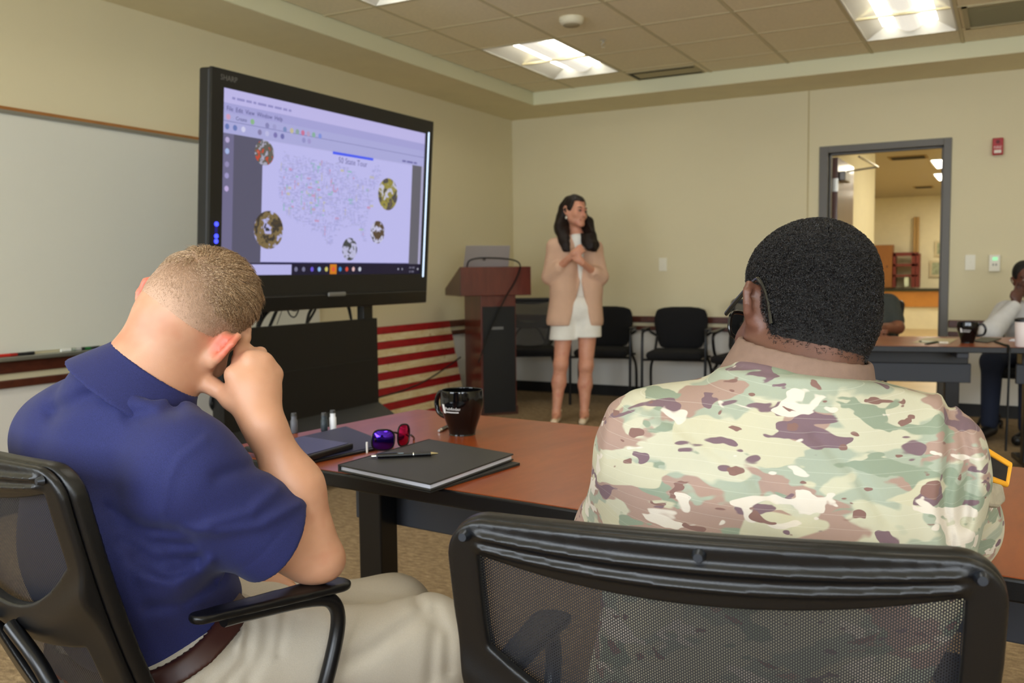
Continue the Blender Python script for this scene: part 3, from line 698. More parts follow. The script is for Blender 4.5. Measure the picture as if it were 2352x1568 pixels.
# ------------------------------------------------------------------ interactive display on its rolling cart
TVB = V(1.0, -4.915, 1.015); TVu = V(0, 1, 0); TVv = nrm(V(.08, 0, 1.115)); TVn = np.cross(TVu, TVv)
if TVn[0] < 0: TVn = -TVn
TVW, TVH = 1.845, 1.118
def tv(px, py): q = onplane(px, py, TVB, TVn)-TVB; return q@TVu, q@TVv
def tp(u, v, w=0): return TVB+TVu*u+TVv*v+TVn*w
tvr = empty('interactive_display', (.95, -4.02, 0), 'large black interactive display showing a map slide on a rolling cart', 'display')
M_TVB = mat('black_gloss_bezel', (20, 20, 20), .3); M_TVM = mat('black_matt_bezel', (30, 30, 29), .5)
S00, S11 = tv(489, 628), tv(968, 315); su0, su1, sv0, sv1 = .075, TVW-.075, .155, TVH-.082
def slab(u0, u1, v0, v1, w0, w1): 
    return G().hexa([tp(u0, v0, w0), tp(u1, v0, w0), tp(u1, v1, w0), tp(u0, v1, w0), tp(u0, v0, w1), tp(u1, v0, w1), tp(u1, v1, w1), tp(u0, v1, w1)])
slab(0, TVW, .035, TVH, -.075, -.004).build('housing', M_TVM, tvr, bevel=.012)
g = G()
for a in ((0, su0, .035, TVH), (su1, TVW, .035, TVH), (su0, su1, sv1, TVH), (su0, su1, .035, sv0)):
    g.v += slab(*a, -.004, .012).v; n0 = len(g.v)-8; g.f += [tuple(i+n0 for i in f) for f in [(3, 2, 1, 0), (4, 5, 6, 7), (0, 1, 5, 4), (1, 2, 6, 5), (2, 3, 7, 6), (3, 0, 4, 7)]]
bez = g.build('bezel', M_TVM, tvr)
slab(.03, TVW-.02, -.03, .05, -.08, .03).build('pen_tray', M_TVB, tvr, bevel=.008)
lu, lv = tv(762, 671); slab(lu-.075, lu+.075, .035, .06, .03, .045).build('badge', mat('badge_grey', (128, 128, 124), .4, .3), tvr, bevel=.01)
slab(TVW-.056, TVW-.046, sv0-.02, sv1+.01, .012, .016).build('light_strip', mat('edge_light', (206, 228, 255), .4, emit=1.1), bez)
bl = mat('blue_indicator', (60, 70, 255), .4, emit=2.2)
for py in (513, 541, 553):
    u, v = tv(472, py); g = G(); c = tp(.04, v, .012); g.cyl(c, c+TVn*.005, .011, seg=12); g.build('indicator_light', bl, bez)
u, v0 = tv(472, 533); u, v1 = tv(472, 519); slab(.032, .048, v0, v1, .012, .014).build('indicator_bar', mat('blue_bar', (24, 22, 120), .4, emit=.5), bez)
lettering('lettering', 'SHARP', .036, tp(.05, TVH-.05, .0135), TVu, TVv, mat('logo_grey', (120, 120, 118), .4), bez)
SE = .80
def em(name, c, k=1.0):
    b = (188, 186, 236); w_ = .62 if name.startswith(('icon', 'map_')) else 1.0; return mat('screen_'+name, tuple(int(w_*x+(1-w_)*y) for x, y in zip(c, b)), .6, emit=SE*k, base=.03)
scr = slab(su0, su1, sv0, sv1, -.004, .002).build('screen', em('lavender', (188, 186, 236)), tvr, label='screen showing a document window with a map of words')
def sq(name, u0, v0, u1, v1, m, w=.0026, parent=None): return G().quad(tp(u0, v0, w), tp(u1, v0, w), tp(u1, v1, w), tp(u0, v1, w)).build(name, m, parent or scr)
SW, SH = su1-su0, sv1-sv0
def U(a): return su0+a*SW
def Vv(b): return sv1-b*SH
TB = .045                                                     # window chrome measured down the screen
sq('title_bar', U(0), Vv(.075), U(1), Vv(0), em('title', (196, 190, 240)))
sq('menu_bar', U(0), Vv(.125), U(1), Vv(.075), em('menu', (170, 168, 222)))
sq('tool_bar', U(0), Vv(.235), U(1), Vv(.125), em('tool', (176, 176, 226)))
sq('tool_bar_line', U(0), Vv(.172), U(1), Vv(.169), em('line', (120, 120, 176)), .003)
sq('left_pane', U(0), Vv(.93), U(.16), Vv(.235), em('pane', (92, 90, 112)))
sq('nav_strip', U(0), Vv(.93), U(.045), Vv(.235), em('nav', (116, 112, 146)), .003)
sq('right_pane', U(.925), Vv(.93), U(.985), Vv(.235), em('pane2', (104, 102, 112)))
sq('scroll_bar', U(.985), Vv(.93), U(1), Vv(.235), em('scroll', (176, 172, 206)), .003)
sq('page', U(.16), Vv(.925), U(.925), Vv(.24), em('page', (196, 194, 246)), .003)
sq('page_edge', U(.16), Vv(.93), U(.925), Vv(.924), em('edge', (60, 58, 110)), .0034)
sq('blue_tab', U(.475), Vv(.252), U(.69), Vv(.235), em('tab', (80, 100, 250)), .0034)
sq('task_bar', U(0), Vv(1), U(1), Vv(.93), em('taskbar', (26, 22, 48)), .003)
sq('search_box', U(0.02), Vv(.998), U(.295), Vv(.938), em('search', (190, 188, 240)), .0034)
TX = em('ink', (66, 64, 120)); TX2 = em('ink_soft', (112, 108, 170))
def wr(body, size, a, b, m=TX, al='LEFT'): return lettering('lettering', body, size, tp(U(a), Vv(b), .0042), TVu, TVv, m, scr, al)
wr('50 State Tour', .046, .58, .30, em('ink_title', (96, 92, 150)), 'CENTER')
def marks(a, b, widths, h, m):                       # print too small to read
    g = G(); x = a
    for w_ in widths: g.quad(tp(U(x), Vv(b), .0042), tp(U(x+w_), Vv(b), .0042), tp(U(x+w_), Vv(b-h), .0042), tp(U(x), Vv(b-h), .0042)); x += w_+.006
    return tag(g.build('small_print', m, scr), kind='stuff')
marks(.035, .052, (.012, .03, .022, .012, .035, .022, .03, .018, .012), .013, em('faint_ink', (150, 146, 204))); wr('File  Edit  View  Window  Help', .03, .015, .115, TX)
wr('Create', .026, .05, .158, TX); marks(.86, .225, (.022, .038, .02), .012, TX2)
def disc(name, a, b, r, m, w=.0042, n=28, ry=None):
    ry = ry or r; g = G(); c = (U(a), Vv(b)); g.quad(*[tp(c[0]+r*math.cos(2*math.pi*i/n), c[1]+ry*math.sin(2*math.pi*i/n), w) for i in range(n)]); return g.build(name, m, scr)
ic = [(.022, .148, (230, 150, 170)), (.115, .15, (120, 190, 90)), (.175, .155, (110, 110, 160)), (.205, .155, (150, 150, 200)), (.25, .158, (90, 120, 170)), (.28, .158, (210, 200, 110)), (.305, .158, (120, 160, 120)), (.33, .158, (220, 80, 110)), (.355, .158, (190, 150, 180)), (.38, .158, (110, 180, 120)), (.41, .158, (100, 130, 220)),
      (.018, .2, (60, 90, 160)), (.048, .2, (60, 90, 160)), (.08, .2, (230, 230, 250)), (.145, .2, (110, 100, 140)), (.175, .2, (200, 200, 235)), (.21, .2, (90, 80, 150)), (.24, .2, (70, 70, 140)), (.335, .2, (130, 130, 190)), (.36, .2, (150, 140, 200)),
      (.02, .27, (190, 170, 210)), (.02, .33, (160, 190, 235)), (.02, .40, (130, 120, 160)), (.02, .46, (150, 140, 190)), (.02, .53, (200, 170, 220))]
for i, (a, b, c) in enumerate(ic): disc('tool_icon', a, b, .014, em('icon%d' % i, c), .0042, 10)
tk = [(.315, (120, 120, 150)), (.35, (120, 120, 150)), (.39, (110, 90, 220)), (.425, (150, 190, 240)), (.46, (210, 200, 110)), (.53, (60, 140, 210)), (.565, (220, 80, 60)), (.6, (230, 190, 190)), (.635, (200, 205, 220)), (.86, (170, 170, 190)), (.885, (150, 150, 170)), (.985, (190, 190, 200))]
sq('active_task', U(.478), Vv(.997), U(.512), Vv(.935), em('active', (214, 130, 30)), .0036)
disc('task_icon', .495, .966, .014, em('chrome', (230, 90, 60)), .0044, 12)
for i, (a, c) in enumerate(tk): disc('task_icon', a, .966, .013 if a < .8 else .007, em('task%d' % i, c), .0044, 12)
marks(.93, .962, (.012, .016), .012, em('clock', (110, 108, 130))); marks(.93, .99, (.008, .016), .012, em('clock'+'', (110, 108, 130)))
# round photographs on the slide
def photo(name, cols, sc, seed):
    t = NT('slide_photo_'+name); v = t.coord('Object', (sc, sc, sc)); v2 = t.node('ShaderNodeMapping'); v2.inputs['Location'].default_value = (seed, seed*.7, seed*1.3); t.link(v, v2.inputs[0])
    f = t.noise(v2.outputs[0], 1.0, 3, .6, .4); st = [(i/(len(cols)-1)*.5+.25, lin(c)) for i, c in enumerate(cols)]
    c = t.ramp(f, st, 'CONSTANT' if len(cols) > 4 else 'LINEAR'); t.set(Base_Color=(0.05, .05, .05, 1), Emission_Color=c, Emission_Strength=SE, Roughness=.6); return t.m
PH = [((606, 351), (22, 29), [(40, 36, 40), (170, 168, 190), (90, 88, 80), (200, 60, 30), (190, 180, 170), (70, 90, 190)]),
      ((616, 528), (33, 44), [(60, 44, 20), (40, 30, 26), (120, 100, 60), (180, 180, 230), (30, 30, 40), (120, 150, 230)]),
      ((890, 446), (22, 37), [(70, 64, 60), (200, 200, 225), (150, 140, 60), (60, 60, 70), (110, 90, 70), (40, 46, 50)]),
      ((866, 533), (16, 26), [(170, 140, 100), (80, 60, 40), (200, 200, 230), (50, 50, 60), (60, 110, 160)]),
      ((802, 572), (17, 26), [(90, 96, 100), (190, 190, 225), (50, 56, 60), (140, 140, 150), (70, 70, 74)])]
for i, ((px, py), (rx, ry), cols) in enumerate(PH):
    u, v = tv(px, py); u1_, _ = tv(px+rx, py); _, v1_ = tv(px, py-ry); g = G(); n = 36
    g.quad(*[tp(u+(u1_-u)*math.cos(2*math.pi*k/n), v+(v1_-v)*math.sin(2*math.pi*k/n), .0042) for k in range(n)]); g.build('slide_photo', photo(str(i), cols, 16, i*3.7), scr)
# word-cloud map of the country, drawn as small strokes of pale print
US = [(650, 345), (655, 352), (700, 358), (760, 372), (770, 368), (800, 385), (815, 400), (828, 412), (845, 402), (860, 380), (868, 378), (872, 398), (862, 420), (852, 440), (848, 470), (842, 490), (836, 510), (840, 545), (836, 562), (828, 540), (818, 515), (790, 520), (768, 535), (758, 562), (745, 555), (735, 530), (712, 525), (700, 515), (670, 500), (650, 480), (640, 455), (636, 420), (640, 385)]
def inside(x, y, P):
    c = False
    for (x0, y0), (x1, y1) in zip(P, P[1:]+P[:1]):
        if (y0 > y) != (y1 > y) and x < (x1-x0)*(y-y0)/(y1-y0)+x0: c = not c
    return c
rnd = random.Random(7); buckets = {}
pal = [('map_blue', (168, 170, 226)), ('map_grey', (176, 176, 220)), ('map_violet', (164, 160, 218)), ('map_green', (130, 200, 180)), ('map_red', (214, 140, 170)), ('map_yellow', (206, 200, 150))]
k = 0
while k < 1500:
    x, y = rnd.uniform(634, 874), rnd.uniform(343, 565)
    if not inside(x, y, US): continue
    k += 1; i = rnd.choices(range(6), (40, 40, 25, 2.2, 1.6, 2.2))[0]; L, Hh = rnd.uniform(2, 8), rnd.uniform(1, 2.2)
    if rnd.random() < .3: L, Hh = Hh, L
    if i > 2: L *= 1.3; Hh *= 2.2
    a, b = tv(x, y); u1_, _ = tv(x+L, y); v1_ = b-.0025*Hh*1.2
    buckets.setdefault(i, G()).quad(tp(a, b, .0045), tp(u1_, b, .0045), tp(u1_, v1_, .0045), tp(a, v1_, .0045))
for i, g in buckets.items(): tag(g.build('map_words', em(pal[i][0], pal[i][1]), scr), kind='stuff')
# cart: uprights, black back panel, sloped lower shelf, base, hanging cables
CY0, CY1 = onx(505, 960, .95)[1], onx(860, 880, .95)[1]; CX = .95
for y in (CY0, CY1-.09): G().box(CX-.05, CX+.0, y, y+.09, .08, 1.3).build('upright', M_TVB, tvr, bevel=.004)
G().box(CX+.0, CX+.03, CY0, CY1, .36, .905).build('front_panel', mat('cart_black_panel', (13, 13, 13), .5), tvr)
G().box(CX+.03, CX+.034, CY0+.03, CY1-.05, .655, .659).build('panel_seam', M_TVM, tvr)
a = ony(908, 951, CY1); 
G().prism([(CX+.02, CY0, .40), (CX+.02, CY0, .38), (a[0], CY0, a[2]-.02), (a[0], CY0, a[2])], (0, CY1-CY0, 0)).build('sloped_shelf', mat('cart_grey_shelf', (30, 30, 29), .45), tvr)
G().box(CX-.3, a[0]+.02, CY0, CY1, .06, a[2]-.03).build('base', mat('cart_black_panel'), tvr, bevel=.01)
for y in (CY0+.06, CY1-.06):
    for x in (CX-.26, a[0]-.05): G().cyl((x, y-.015, .03), (x, y+.015, .03), .03, seg=14).build('caster', M_BLKP, tvr)
def cable(name, pix, X, rad, parent, m=None): 
    return G().tube(spline([onx(px, py, X) if not hasattr(X, '__len__') else onx(px, py, X[i]) for i, (px, py) in enumerate(pix)], 6), rad, 6).build(name, m or mat('cable_black', (14, 16, 17), .5), parent, smooth=True)
for pix, rad in (([(625, 690), (600, 725), (590, 760)], .011), ([(650, 688), (610, 720), (592, 752)], .011), ([(645, 692), (630, 725), (615, 760)], .009), ([(655, 692), (665, 722), (678, 727), (688, 705), (690, 688)], .004), ([(662, 690), (668, 710), (682, 712), (690, 690)], .003),
                 ([(735, 688), (712, 715), (704, 745)], .009), ([(732, 690), (722, 715), (706, 742)], .007), ([(798, 686), (804, 715), (808, 740)], .007), ([(793, 686), (800, 710), (806, 735)], .005), ([(655, 690), (645, 720), (636, 745)], .002)):
    cable('cable', pix, .88, rad, tvr)
for pix in ([(488, 850), (480, 890), (492, 920), (498, 960), (503, 985)], [(495, 860), (488, 900), (484, 930), (500, 955), (505, 990)]): cable('cable', pix, .9, .008, tvr)
o = cable('floor_cord', [(860, 915), (930, 895), (985, 870), (1030, 840), (1058, 820)], [.6, .45, .35, .3, .3], .006, None, mat('cable_black')); tag(o, 'thin black cord slung from the display cart across the flag to the lectern', 'cord')
ZT = .75
for (px, py0, py1, nm, c, lab) in ((765, 939, 988, 'white', (232, 234, 240), 'small white tube standing upright at the table end behind the tablet'), (745, 946, 990, 'slate', (40, 52, 60), 'small dark slate tube standing beside the white one'), (676, 946, 994, 'grey', (90, 92, 100), 'small grey tube standing on the table, half hidden by the forearm')):
    b = onz(px, py1, ZT); zb = ZT; t_ = V(b[0], b[1], ZT+(py1-py0)/FPX*float((b-CAM)@CF)*.82)
    r = empty('tube_bottle', (b[0], b[1], zb), lab, 'tube', 'small tubes on the table end')
    G().lathe([(.008, zb), (.0092, zb+.003), (.0092, t_[2]-.012), (.0075, t_[2]-.01), (.0075, t_[2]), (0, t_[2])], 16, (b[0], b[1], 0)).build('barrel', mat('bottle_'+nm, c, .4), r, smooth=True)
    G().lathe([(.008, t_[2]), (.007, t_[2]+.008), (0, t_[2]+.009)], 14, (b[0], b[1], 0)).build('cap', mat('bottle_cap', (60, 60, 58), .5), r, smooth=True)

# ------------------------------------------------------------------ wooden flag leaning on the left wall
f1, f2, f3 = onx(1032, 737, .06), onx(1050, 895, .18), onx(862, 748, .06)
FL0 = V(.20, f1[1]+.0, .012); FLv = nrm(V(.045-.20, -.0, .76-.012)); FLu = V(0, -1, 0); FLn = nrm(np.cross(FLv, FLu)); FLn = FLn if FLn[0] > 0 else -FLn
FLL, FLH = 2.0, .765
def flag_paint(name, c1, c2, patch):
    t = NT(name); v = t.coord('Object', (1, 1.6, 6)); n = t.noise(v, 4, 5, .7, .6); m = t.noise(t.coord('Object'), 9, 4, .7)
    c = t.ramp(n, [(.3, lin(c1)), (.62, lin(c2))]); t.set(Base_Color=t.mix(t.ramp(m, [(.62, (0, 0, 0, 1)), (.68, (1, 1, 1, 1))]), c, lin(patch)), Roughness=.6); return t.m
M_FR, M_FW = flag_paint('distressed_red', (134, 12, 16), (168, 22, 26), (110, 20, 18)), flag_paint('distressed_cream', (214, 186, 128), (232, 218, 178), (196, 160, 104))
flag = empty('wooden_flag', (.12, FL0[1]-.7, 0), 'rustic painted wooden flag with red and cream stripes leaning on the wall', 'flag')
for i in range(13):
    h = FLH/13; z0 = FLH-h*(i+1); j = .006*math.sin(i*2.1)
    G().obox(FL0+FLv*z0+FLu*j, FLu, FLv, FLn, FLL, h-.0015, .018+.002*(i % 2)).build('stripe', M_FR if i % 2 == 0 else M_FW, flag, bevel=.002)
G().obox(FL0+FLv*(FLH*6/13)+FLu*(FLL-.6)+FLn*.019, FLu, FLv, FLn, .6, FLH*7/13, .006).build('canton', mat('distressed_navy', (34, 44, 78), .6, var=.3, vscale=10), flag)

# ------------------------------------------------------------------ lectern with laptop
PC = dep(1058, 650, 7.4); pr = math.radians(18)
Pr = nrm(CR*[1, 1, 0]); Pf = nrm(CF*[1, 1, 0]); ex = Pr*math.cos(pr)+Pf*math.sin(pr); ey = -Pr*math.sin(pr)+Pf*math.cos(pr)   # ex: along the front, ey: away behind it
PO = V(PC[0], PC[1], 0); PWD = .60
def pp(x, y, z): return PO+ex*x+ey*y+V(0, 0, z)
lec = empty('lectern', pp(.3, .25, 0), 'dark cherry lectern with a black front panel and sloped top', 'lectern')
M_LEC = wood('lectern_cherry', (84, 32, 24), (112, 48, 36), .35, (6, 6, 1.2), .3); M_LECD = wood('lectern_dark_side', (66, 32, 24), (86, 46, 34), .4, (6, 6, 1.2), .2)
zt = .5*(dep(1058, 612, 7.4)[2]+dep(1232, 612, 7.55)[2]); zb_ = dep(1145, 679, 7.45)[2]; zl = dep(1004, 663, 7.85)[2]
g = G(); g.prism([pp(0, 0, zb_), pp(0, 0, zt), pp(0, .5, zl), pp(0, .5, zb_)], ex*PWD); g.build('top_box', M_LEC, lec, bevel=.004)
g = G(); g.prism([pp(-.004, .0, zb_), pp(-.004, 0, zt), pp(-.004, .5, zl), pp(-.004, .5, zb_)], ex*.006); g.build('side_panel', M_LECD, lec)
bx0, bx1 = .175, .475
G().hexa([pp(bx0, .03, .0), pp(bx1, .03, .0), pp(bx1, .54, .0), pp(bx0, .54, 0), pp(bx0, .03, zb_), pp(bx1, .03, zb_), pp(bx1, .54, zb_), pp(bx0, .54, zb_)]).build('body', M_LEC, lec, bevel=.003)
G().hexa([pp(bx0+.012, .018, .02), pp(bx1-.012, .018, .02), pp(bx1-.012, .032, .02), pp(bx0+.012, .032, .02), pp(bx0+.012, .018, zb_-.09), pp(bx1-.012, .018, zb_-.09), pp(bx1-.012, .032, zb_-.09), pp(bx0+.012, .032, zb_-.09)]).build('front_panel', mat('lectern_black_panel', (16, 20, 24), .4), lec)
zz = dep(1138, 755, 7.45)[2]; G().hexa([pp(.26, .012, zz-.011), pp(.36, .012, zz-.011), pp(.36, .02, zz-.011), pp(.26, .02, zz-.011), pp(.26, .012, zz+.011), pp(.36, .012, zz+.011), pp(.36, .02, zz+.011), pp(.26, .02, zz+.011)]).build('name_plate', mat('name_plate_metal', (120, 122, 124), .4, .5), lec)
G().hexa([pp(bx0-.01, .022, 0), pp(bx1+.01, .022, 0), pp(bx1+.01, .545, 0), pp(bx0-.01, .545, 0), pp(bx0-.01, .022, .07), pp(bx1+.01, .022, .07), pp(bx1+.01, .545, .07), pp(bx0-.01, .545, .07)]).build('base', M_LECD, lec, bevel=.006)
slope = (zl-zt)/.5
def ptop(x, y, d=0): return pp(x, y, zt+slope*y+d)
lap = empty('laptop', ptop(.23, .2), 'open silver laptop standing on top of the lectern', 'laptop')
M_LAP = mat('laptop_silver', (186, 182, 182), .4, .3)
lx0, lx1 = .045, .43
G().hexa([ptop(lx0, .09, .003), ptop(lx1, .09, .003), ptop(lx1, .33, .003), ptop(lx0, .33, .003), ptop(lx0, .09, .02), ptop(lx1, .09, .02), ptop(lx1, .33, .02), ptop(lx0, .33, .02)]).build('base', M_LAP, lap, bevel=.003)
ztop = dep(1120, 565, 7.6)[2]
lid = G().hexa([ptop(lx0, .075, .02), ptop(lx1, .075, .02), ptop(lx1, .083, .02), ptop(lx0, .083, .02), pp(lx0+.005, -.0, ztop), pp(lx1-.005, -.0, ztop), pp(lx1-.005, .008, ztop), pp(lx0+.005, .008, ztop)]).build('lid', M_LAP, lap, bevel=.003)
c = (ptop(.21, .075, .02)+pp(.21, 0, ztop))/2; nn = -ey; g = G(); g.cyl(c+nn*.002-V(0, 0, .02), c+nn*.0045-V(0, 0, .02), .014, seg=18); g.build('emblem', mat('laptop_emblem', (92, 88, 90), .3, .5), lid)
mic = G().tube(spline([ptop(.06, .03, .0), ptop(.08, -.01, .05), ptop(.2, -.03, .06), ptop(.42, -.03, .045), ptop(.5, -.02, .0), ptop(.46, -.016, -.12), ptop(.36, -.014, -.28), ptop(.24, -.02, -.52), ptop(.12, -.06, -.8)], 6), .006, 6).build('microphone_cable', mat('cable_black'), smooth=True)
tag(mic, 'black cable arching over the laptop lid and down the lectern front', 'cable')

# ------------------------------------------------------------------ things on the front table
ZT = .75
def mug(c, yaw, name_label, s=1.0, body='Pathfinder', sub='Air Mobility'):
    r = empty('mug', (c[0], c[1], ZT), name_label, 'mug', 'black coffee mugs'); H, RT, RB = .116*s, .0555*s, .034*s
    pr_ = [(0, 0), (RB*.95, 0), (RB, .004), (RB*1.12, H*.18), (RT*.88, H*.45), (RT*1.0, H*.72), (RT*.985, H*.97), (RT*.97, H), (RT*.94, H*.985), (RT*.95, H*.7), (RT*.8, H*.4), (RB*.9, .012), (0, .01)]
    pf = [tuple(q) for q in spline([V(a, b, 0) for a, b in pr_], 4)]
    M_MUG = mat('black_glazed_ceramic', (7, 7, 8), .08, coat=.15)
    G().lathe([(max(0, p[0]), p[1]) for p in pf], 48, (c[0], c[1], ZT)).build('cup', M_MUG, r, smooth=True)
    hd = V(math.cos(yaw), math.sin(yaw), 0)
    G().tube(spline([c+hd*RT*.9+V(0, 0, H*.86), c+hd*RT*1.35+V(0, 0, H*.90), c+hd*RT*1.62+V(0, 0, H*.68), c+hd*RT*1.45+V(0, 0, H*.42), c+hd*RT*.82+V(0, 0, H*.33)], 6), .0065*s, 10).build('handle', M_MUG, r, smooth=True)
    return r, H, RT
def wrap_print(parent, c, H, RT, ang0, s=1.0):
    """white print on the mug body, following its curve"""
    W_ = mat('white_print', (236, 236, 236), .5)
    me = text_mesh('Pathfinder', .0108*s)
    def rad(z): return RT*(.88+.12*min(1, max(0, (z/H-.45)/.27)))+.0009
    def wrap(me, off, z0):
        co = np.zeros(len(me.vertices)*3, np.float32); me.vertices.foreach_get('co', co); co = co.reshape(-1, 3)
        z = co[:, 1]+z0; R_ = np.array([rad(q) for q in z]); th = ang0+(co[:, 0]+off)/R_
        out = np.stack([c[0]+R_*np.cos(th), c[1]+R_*np.sin(th), ZT+z], 1); me.vertices.foreach_set('co', out.astype(np.float32).ravel()); return me
    link_mesh('lettering', wrap(me, .0125*s, H*.60), W_, parent)
    me2 = bpy.data.meshes.new('small_print'); vs, fs = [], []
    for i in range(9):
        x = .0042*i*s; b_ = len(vs); vs += [(x, 0, 0), (x+.0034*s, 0, 0), (x+.0034*s, .0028*s, 0), (x, .0028*s, 0)]; fs.append((b_, b_+1, b_+2, b_+3))
    me2.from_pydata(vs, [], fs); link_mesh('small_print', wrap(me2, .0125*s, H*.54), W_, parent)
    g = G(); n = 4
    for i in range(n):
        x0, x1 = .0105*s*i/n, .0105*s*(i+1)/n; P = []
        for x, z in ((x0, H*.52), (x1, H*.52), (x1, H*.72), (x0, H*.72)): R_ = rad(z); th = ang0+x/R_; P.append((c[0]+R_*math.cos(th), c[1]+R_*math.sin(th), ZT+z))
        g.quad(*P)
    g.build('emblem', W_, parent)
mc = onz(1062, 997, ZT); toc = math.atan2(CAM[1]-mc[1], CAM[0]-mc[0])
rm, H_, RT_ = mug(mc, toc-math.radians(132), 'black mug with white printed lettering on the front table'); wrap_print(rm.children[0], mc, H_, RT_, toc-1.12)
m2 = onz(2222, 787, ZT); toc2 = math.atan2(CAM[1]-m2[1], CAM[0]-m2[0])
rm2, H_, RT_ = mug(m2, toc2+math.radians(80), 'black mug standing on the far table near the door'); wrap_print(rm2.children[0], m2, H_, RT_, toc2-.75)
# two folders, one over the other, papers inside
M_FOL = mat('black_leatherette', (42, 42, 41), .5, bump=.2, bscale=700); M_PAP = mat('paper_white', (226, 230, 244), .7)
fa, fb, fc, fd = [onz(x, y, ZT+.02) for x, y in ((776, 1068), (988, 1112), (1180, 1043), (985, 1009))]
def sheet(name, P, z0, z1, m, parent, bevel=.0015): return G().hexa([(p[0], p[1], z0) for p in P]+[(p[0], p[1], z1) for p in P]).build(name, m, parent, bevel=bevel)
fol = empty('folder', ((fa+fc)/2*[1, 1, 0]+V(0, 0, ZT+.006)), 'upper black folder with white papers showing, pen lying on it', 'folder', 'black folders')
ctr = (fa+fb+fc+fd)/4
sheet('cover', [fa, fb, fc, fd], ZT+.018, ZT+.0215, M_FOL, fol); sheet('back_cover', [fa, fb, fc, fd], ZT+.0065, ZT+.010, M_FOL, fol)
sheet('papers', [ctr+(p-ctr)*.97 for p in (fa, fb, fc, fd)], ZT+.010, ZT+.018, M_PAP, fol, 0)
ex_ = nrm(fd-fa); G().hexa([tuple(q) for q in [fa*[1, 1, 0]+V(0, 0, ZT+.0065), fa*[1, 1, 0]+(fb-fa)*.02*[1, 1, 0]+V(0, 0, ZT+.0065), fd*[1, 1, 0]+(fc-fd)*.02*[1, 1, 0]+V(0, 0, ZT+.0065), fd*[1, 1, 0]+V(0, 0, ZT+.0065)]]+[tuple(q) for q in [fa*[1, 1, 0]+V(0, 0, ZT+.0215), fa*[1, 1, 0]+(fb-fa)*.02*[1, 1, 0]+V(0, 0, ZT+.0215), fd*[1, 1, 0]+(fc-fd)*.02*[1, 1, 0]+V(0, 0, ZT+.0215), fd*[1, 1, 0]+V(0, 0, ZT+.0215)]]).build('spine', M_FOL, fol)
ga, gb, gc, gd = [onz(x, y, ZT+.004) for x, y in ((800, 1092), (988, 1128), (1195, 1064), (1010, 1030))]
fo2 = empty('folder', ((ga+gc)/2*[1, 1, 0]+V(0, 0, ZT)), 'lower black folder lying flat under the other folder', 'folder', 'black folders')
sheet('cover', [ga, gb, gc, gd], ZT+.0032, ZT+.0056, M_FOL, fo2); sheet('back_cover', [ga, gb, gc, gd], ZT+.0004, ZT+.003, M_FOL, fo2)
# pen on the folder
pz = ZT+.0265; p0, p1 = onz(853, 1048, pz), onz(1006, 1041, pz); pd = nrm(p1-p0)
pen = empty('pen', (p0+p1)/2*[1, 1, 0]+V(0, 0, ZT+.0215), 'black ballpoint pen with silver tip lying on the upper folder', 'pen')
L = np.linalg.norm(p1-p0); Q = lambda t: p0+pd*L*t
G().cyl(Q(.09), Q(.89), .0048, seg=14).build('barrel', mat('pen_black', (15, 15, 16), .25), pen, smooth=True)
G().cyl(Q(.89), Q(1.0), .0046, .0012, 14).build('tip', mat('pen_gold_silver', (206, 196, 160), .25, 1), pen, smooth=True)
G().cyl(Q(0), Q(.07), .003, seg=12).build('plunger', mat('chrome'), pen, smooth=True)
G().cyl(Q(.62), Q(.633), .0051, seg=14).build('ring', mat('chrome'), pen, smooth=True)
G().obox(Q(.08)+V(0, 0, .0045), pd, nrm(np.cross((0, 0, 1), pd)), V(0, 0, 1), L*.3, .003, .0015).build('clip', mat('pen_black'), pen)
G().obox(Q(.4)+V(0, 0, .0042)+nrm(np.cross(pd, (0, 0, 1)))*.0025, pd, nrm(np.cross((0, 0, 1), pd)), V(0, 0, 1), L*.08, .004, .0006).build('logo_patch', mat('logo_pale_blue', (150, 178, 200), .5), pen)
# second pen, only its end showing behind the mug
p0, p1 = onz(1008, 989, ZT+.005), onz(1050, 968, ZT+.005); pen2 = empty('pen', p0*[1, 1, 0]+V(0, 0, ZT), 'black pen lying behind the mug with only its silver end showing', 'pen')
G().cyl(p0+(p1-p0)*.12, p1, .0048, seg=12).build('barrel', mat('pen_black'), pen2, smooth=True); G().cyl(p0, p0+(p1-p0)*.12, .0032, .0046, 12).build('tip', mat('chrome'), pen2, smooth=True)
# tablet in an open folio case
M_NAV = mat('tablet_navy_glass', (30, 32, 58), .3); M_CASE = mat('tablet_black_case', (16, 16, 19), .4)
ta_ = [onz(x, y, ZT+.012) for x, y in ((560, 1040), (735, 1056), (860, 1010), (800, 982))]
tab = empty('tablet_folio', (sum(ta_)/4*[1, 1, 0]+V(0, 0, ZT)), 'open navy and black tablet folio lying on the table beside the forearm', 'tablet')
q0 = [onz(x, y, ZT+.006) for x, y in ((575, 1028), (722, 1058), (905, 1020), (795, 978))]
sheet('cover', q0, ZT+.0005, ZT+.006, M_CASE, tab); cc = sum(q0)/4; sheet('cover_lining', [cc+(p-cc)*.93 for p in q0], ZT+.006, ZT+.0075, mat('folio_navy_fabric', (44, 46, 78), .6), tab)
q1 = [onz(x, y, ZT+.022) for x, y in ((560, 1024), (700, 1048), (812, 1017), (700, 1000))]
sheet('tablet_body', q1, ZT+.008, ZT+.021, M_CASE, tab, .003); cc = sum(q1)/4; sheet('tablet_screen', [cc+(p-cc)*.9 for p in q1], ZT+.021, ZT+.0222, M_NAV, tab, 0)
wcl = onz(843, 1040, ZT); G().cyl(wcl+V(0, 0, .0), onz(843, 1040, ZT)+V(0, 0, .026), .0025, seg=10).build('stylus_clip', mat('white_print', (236, 236, 236), .5), tab)
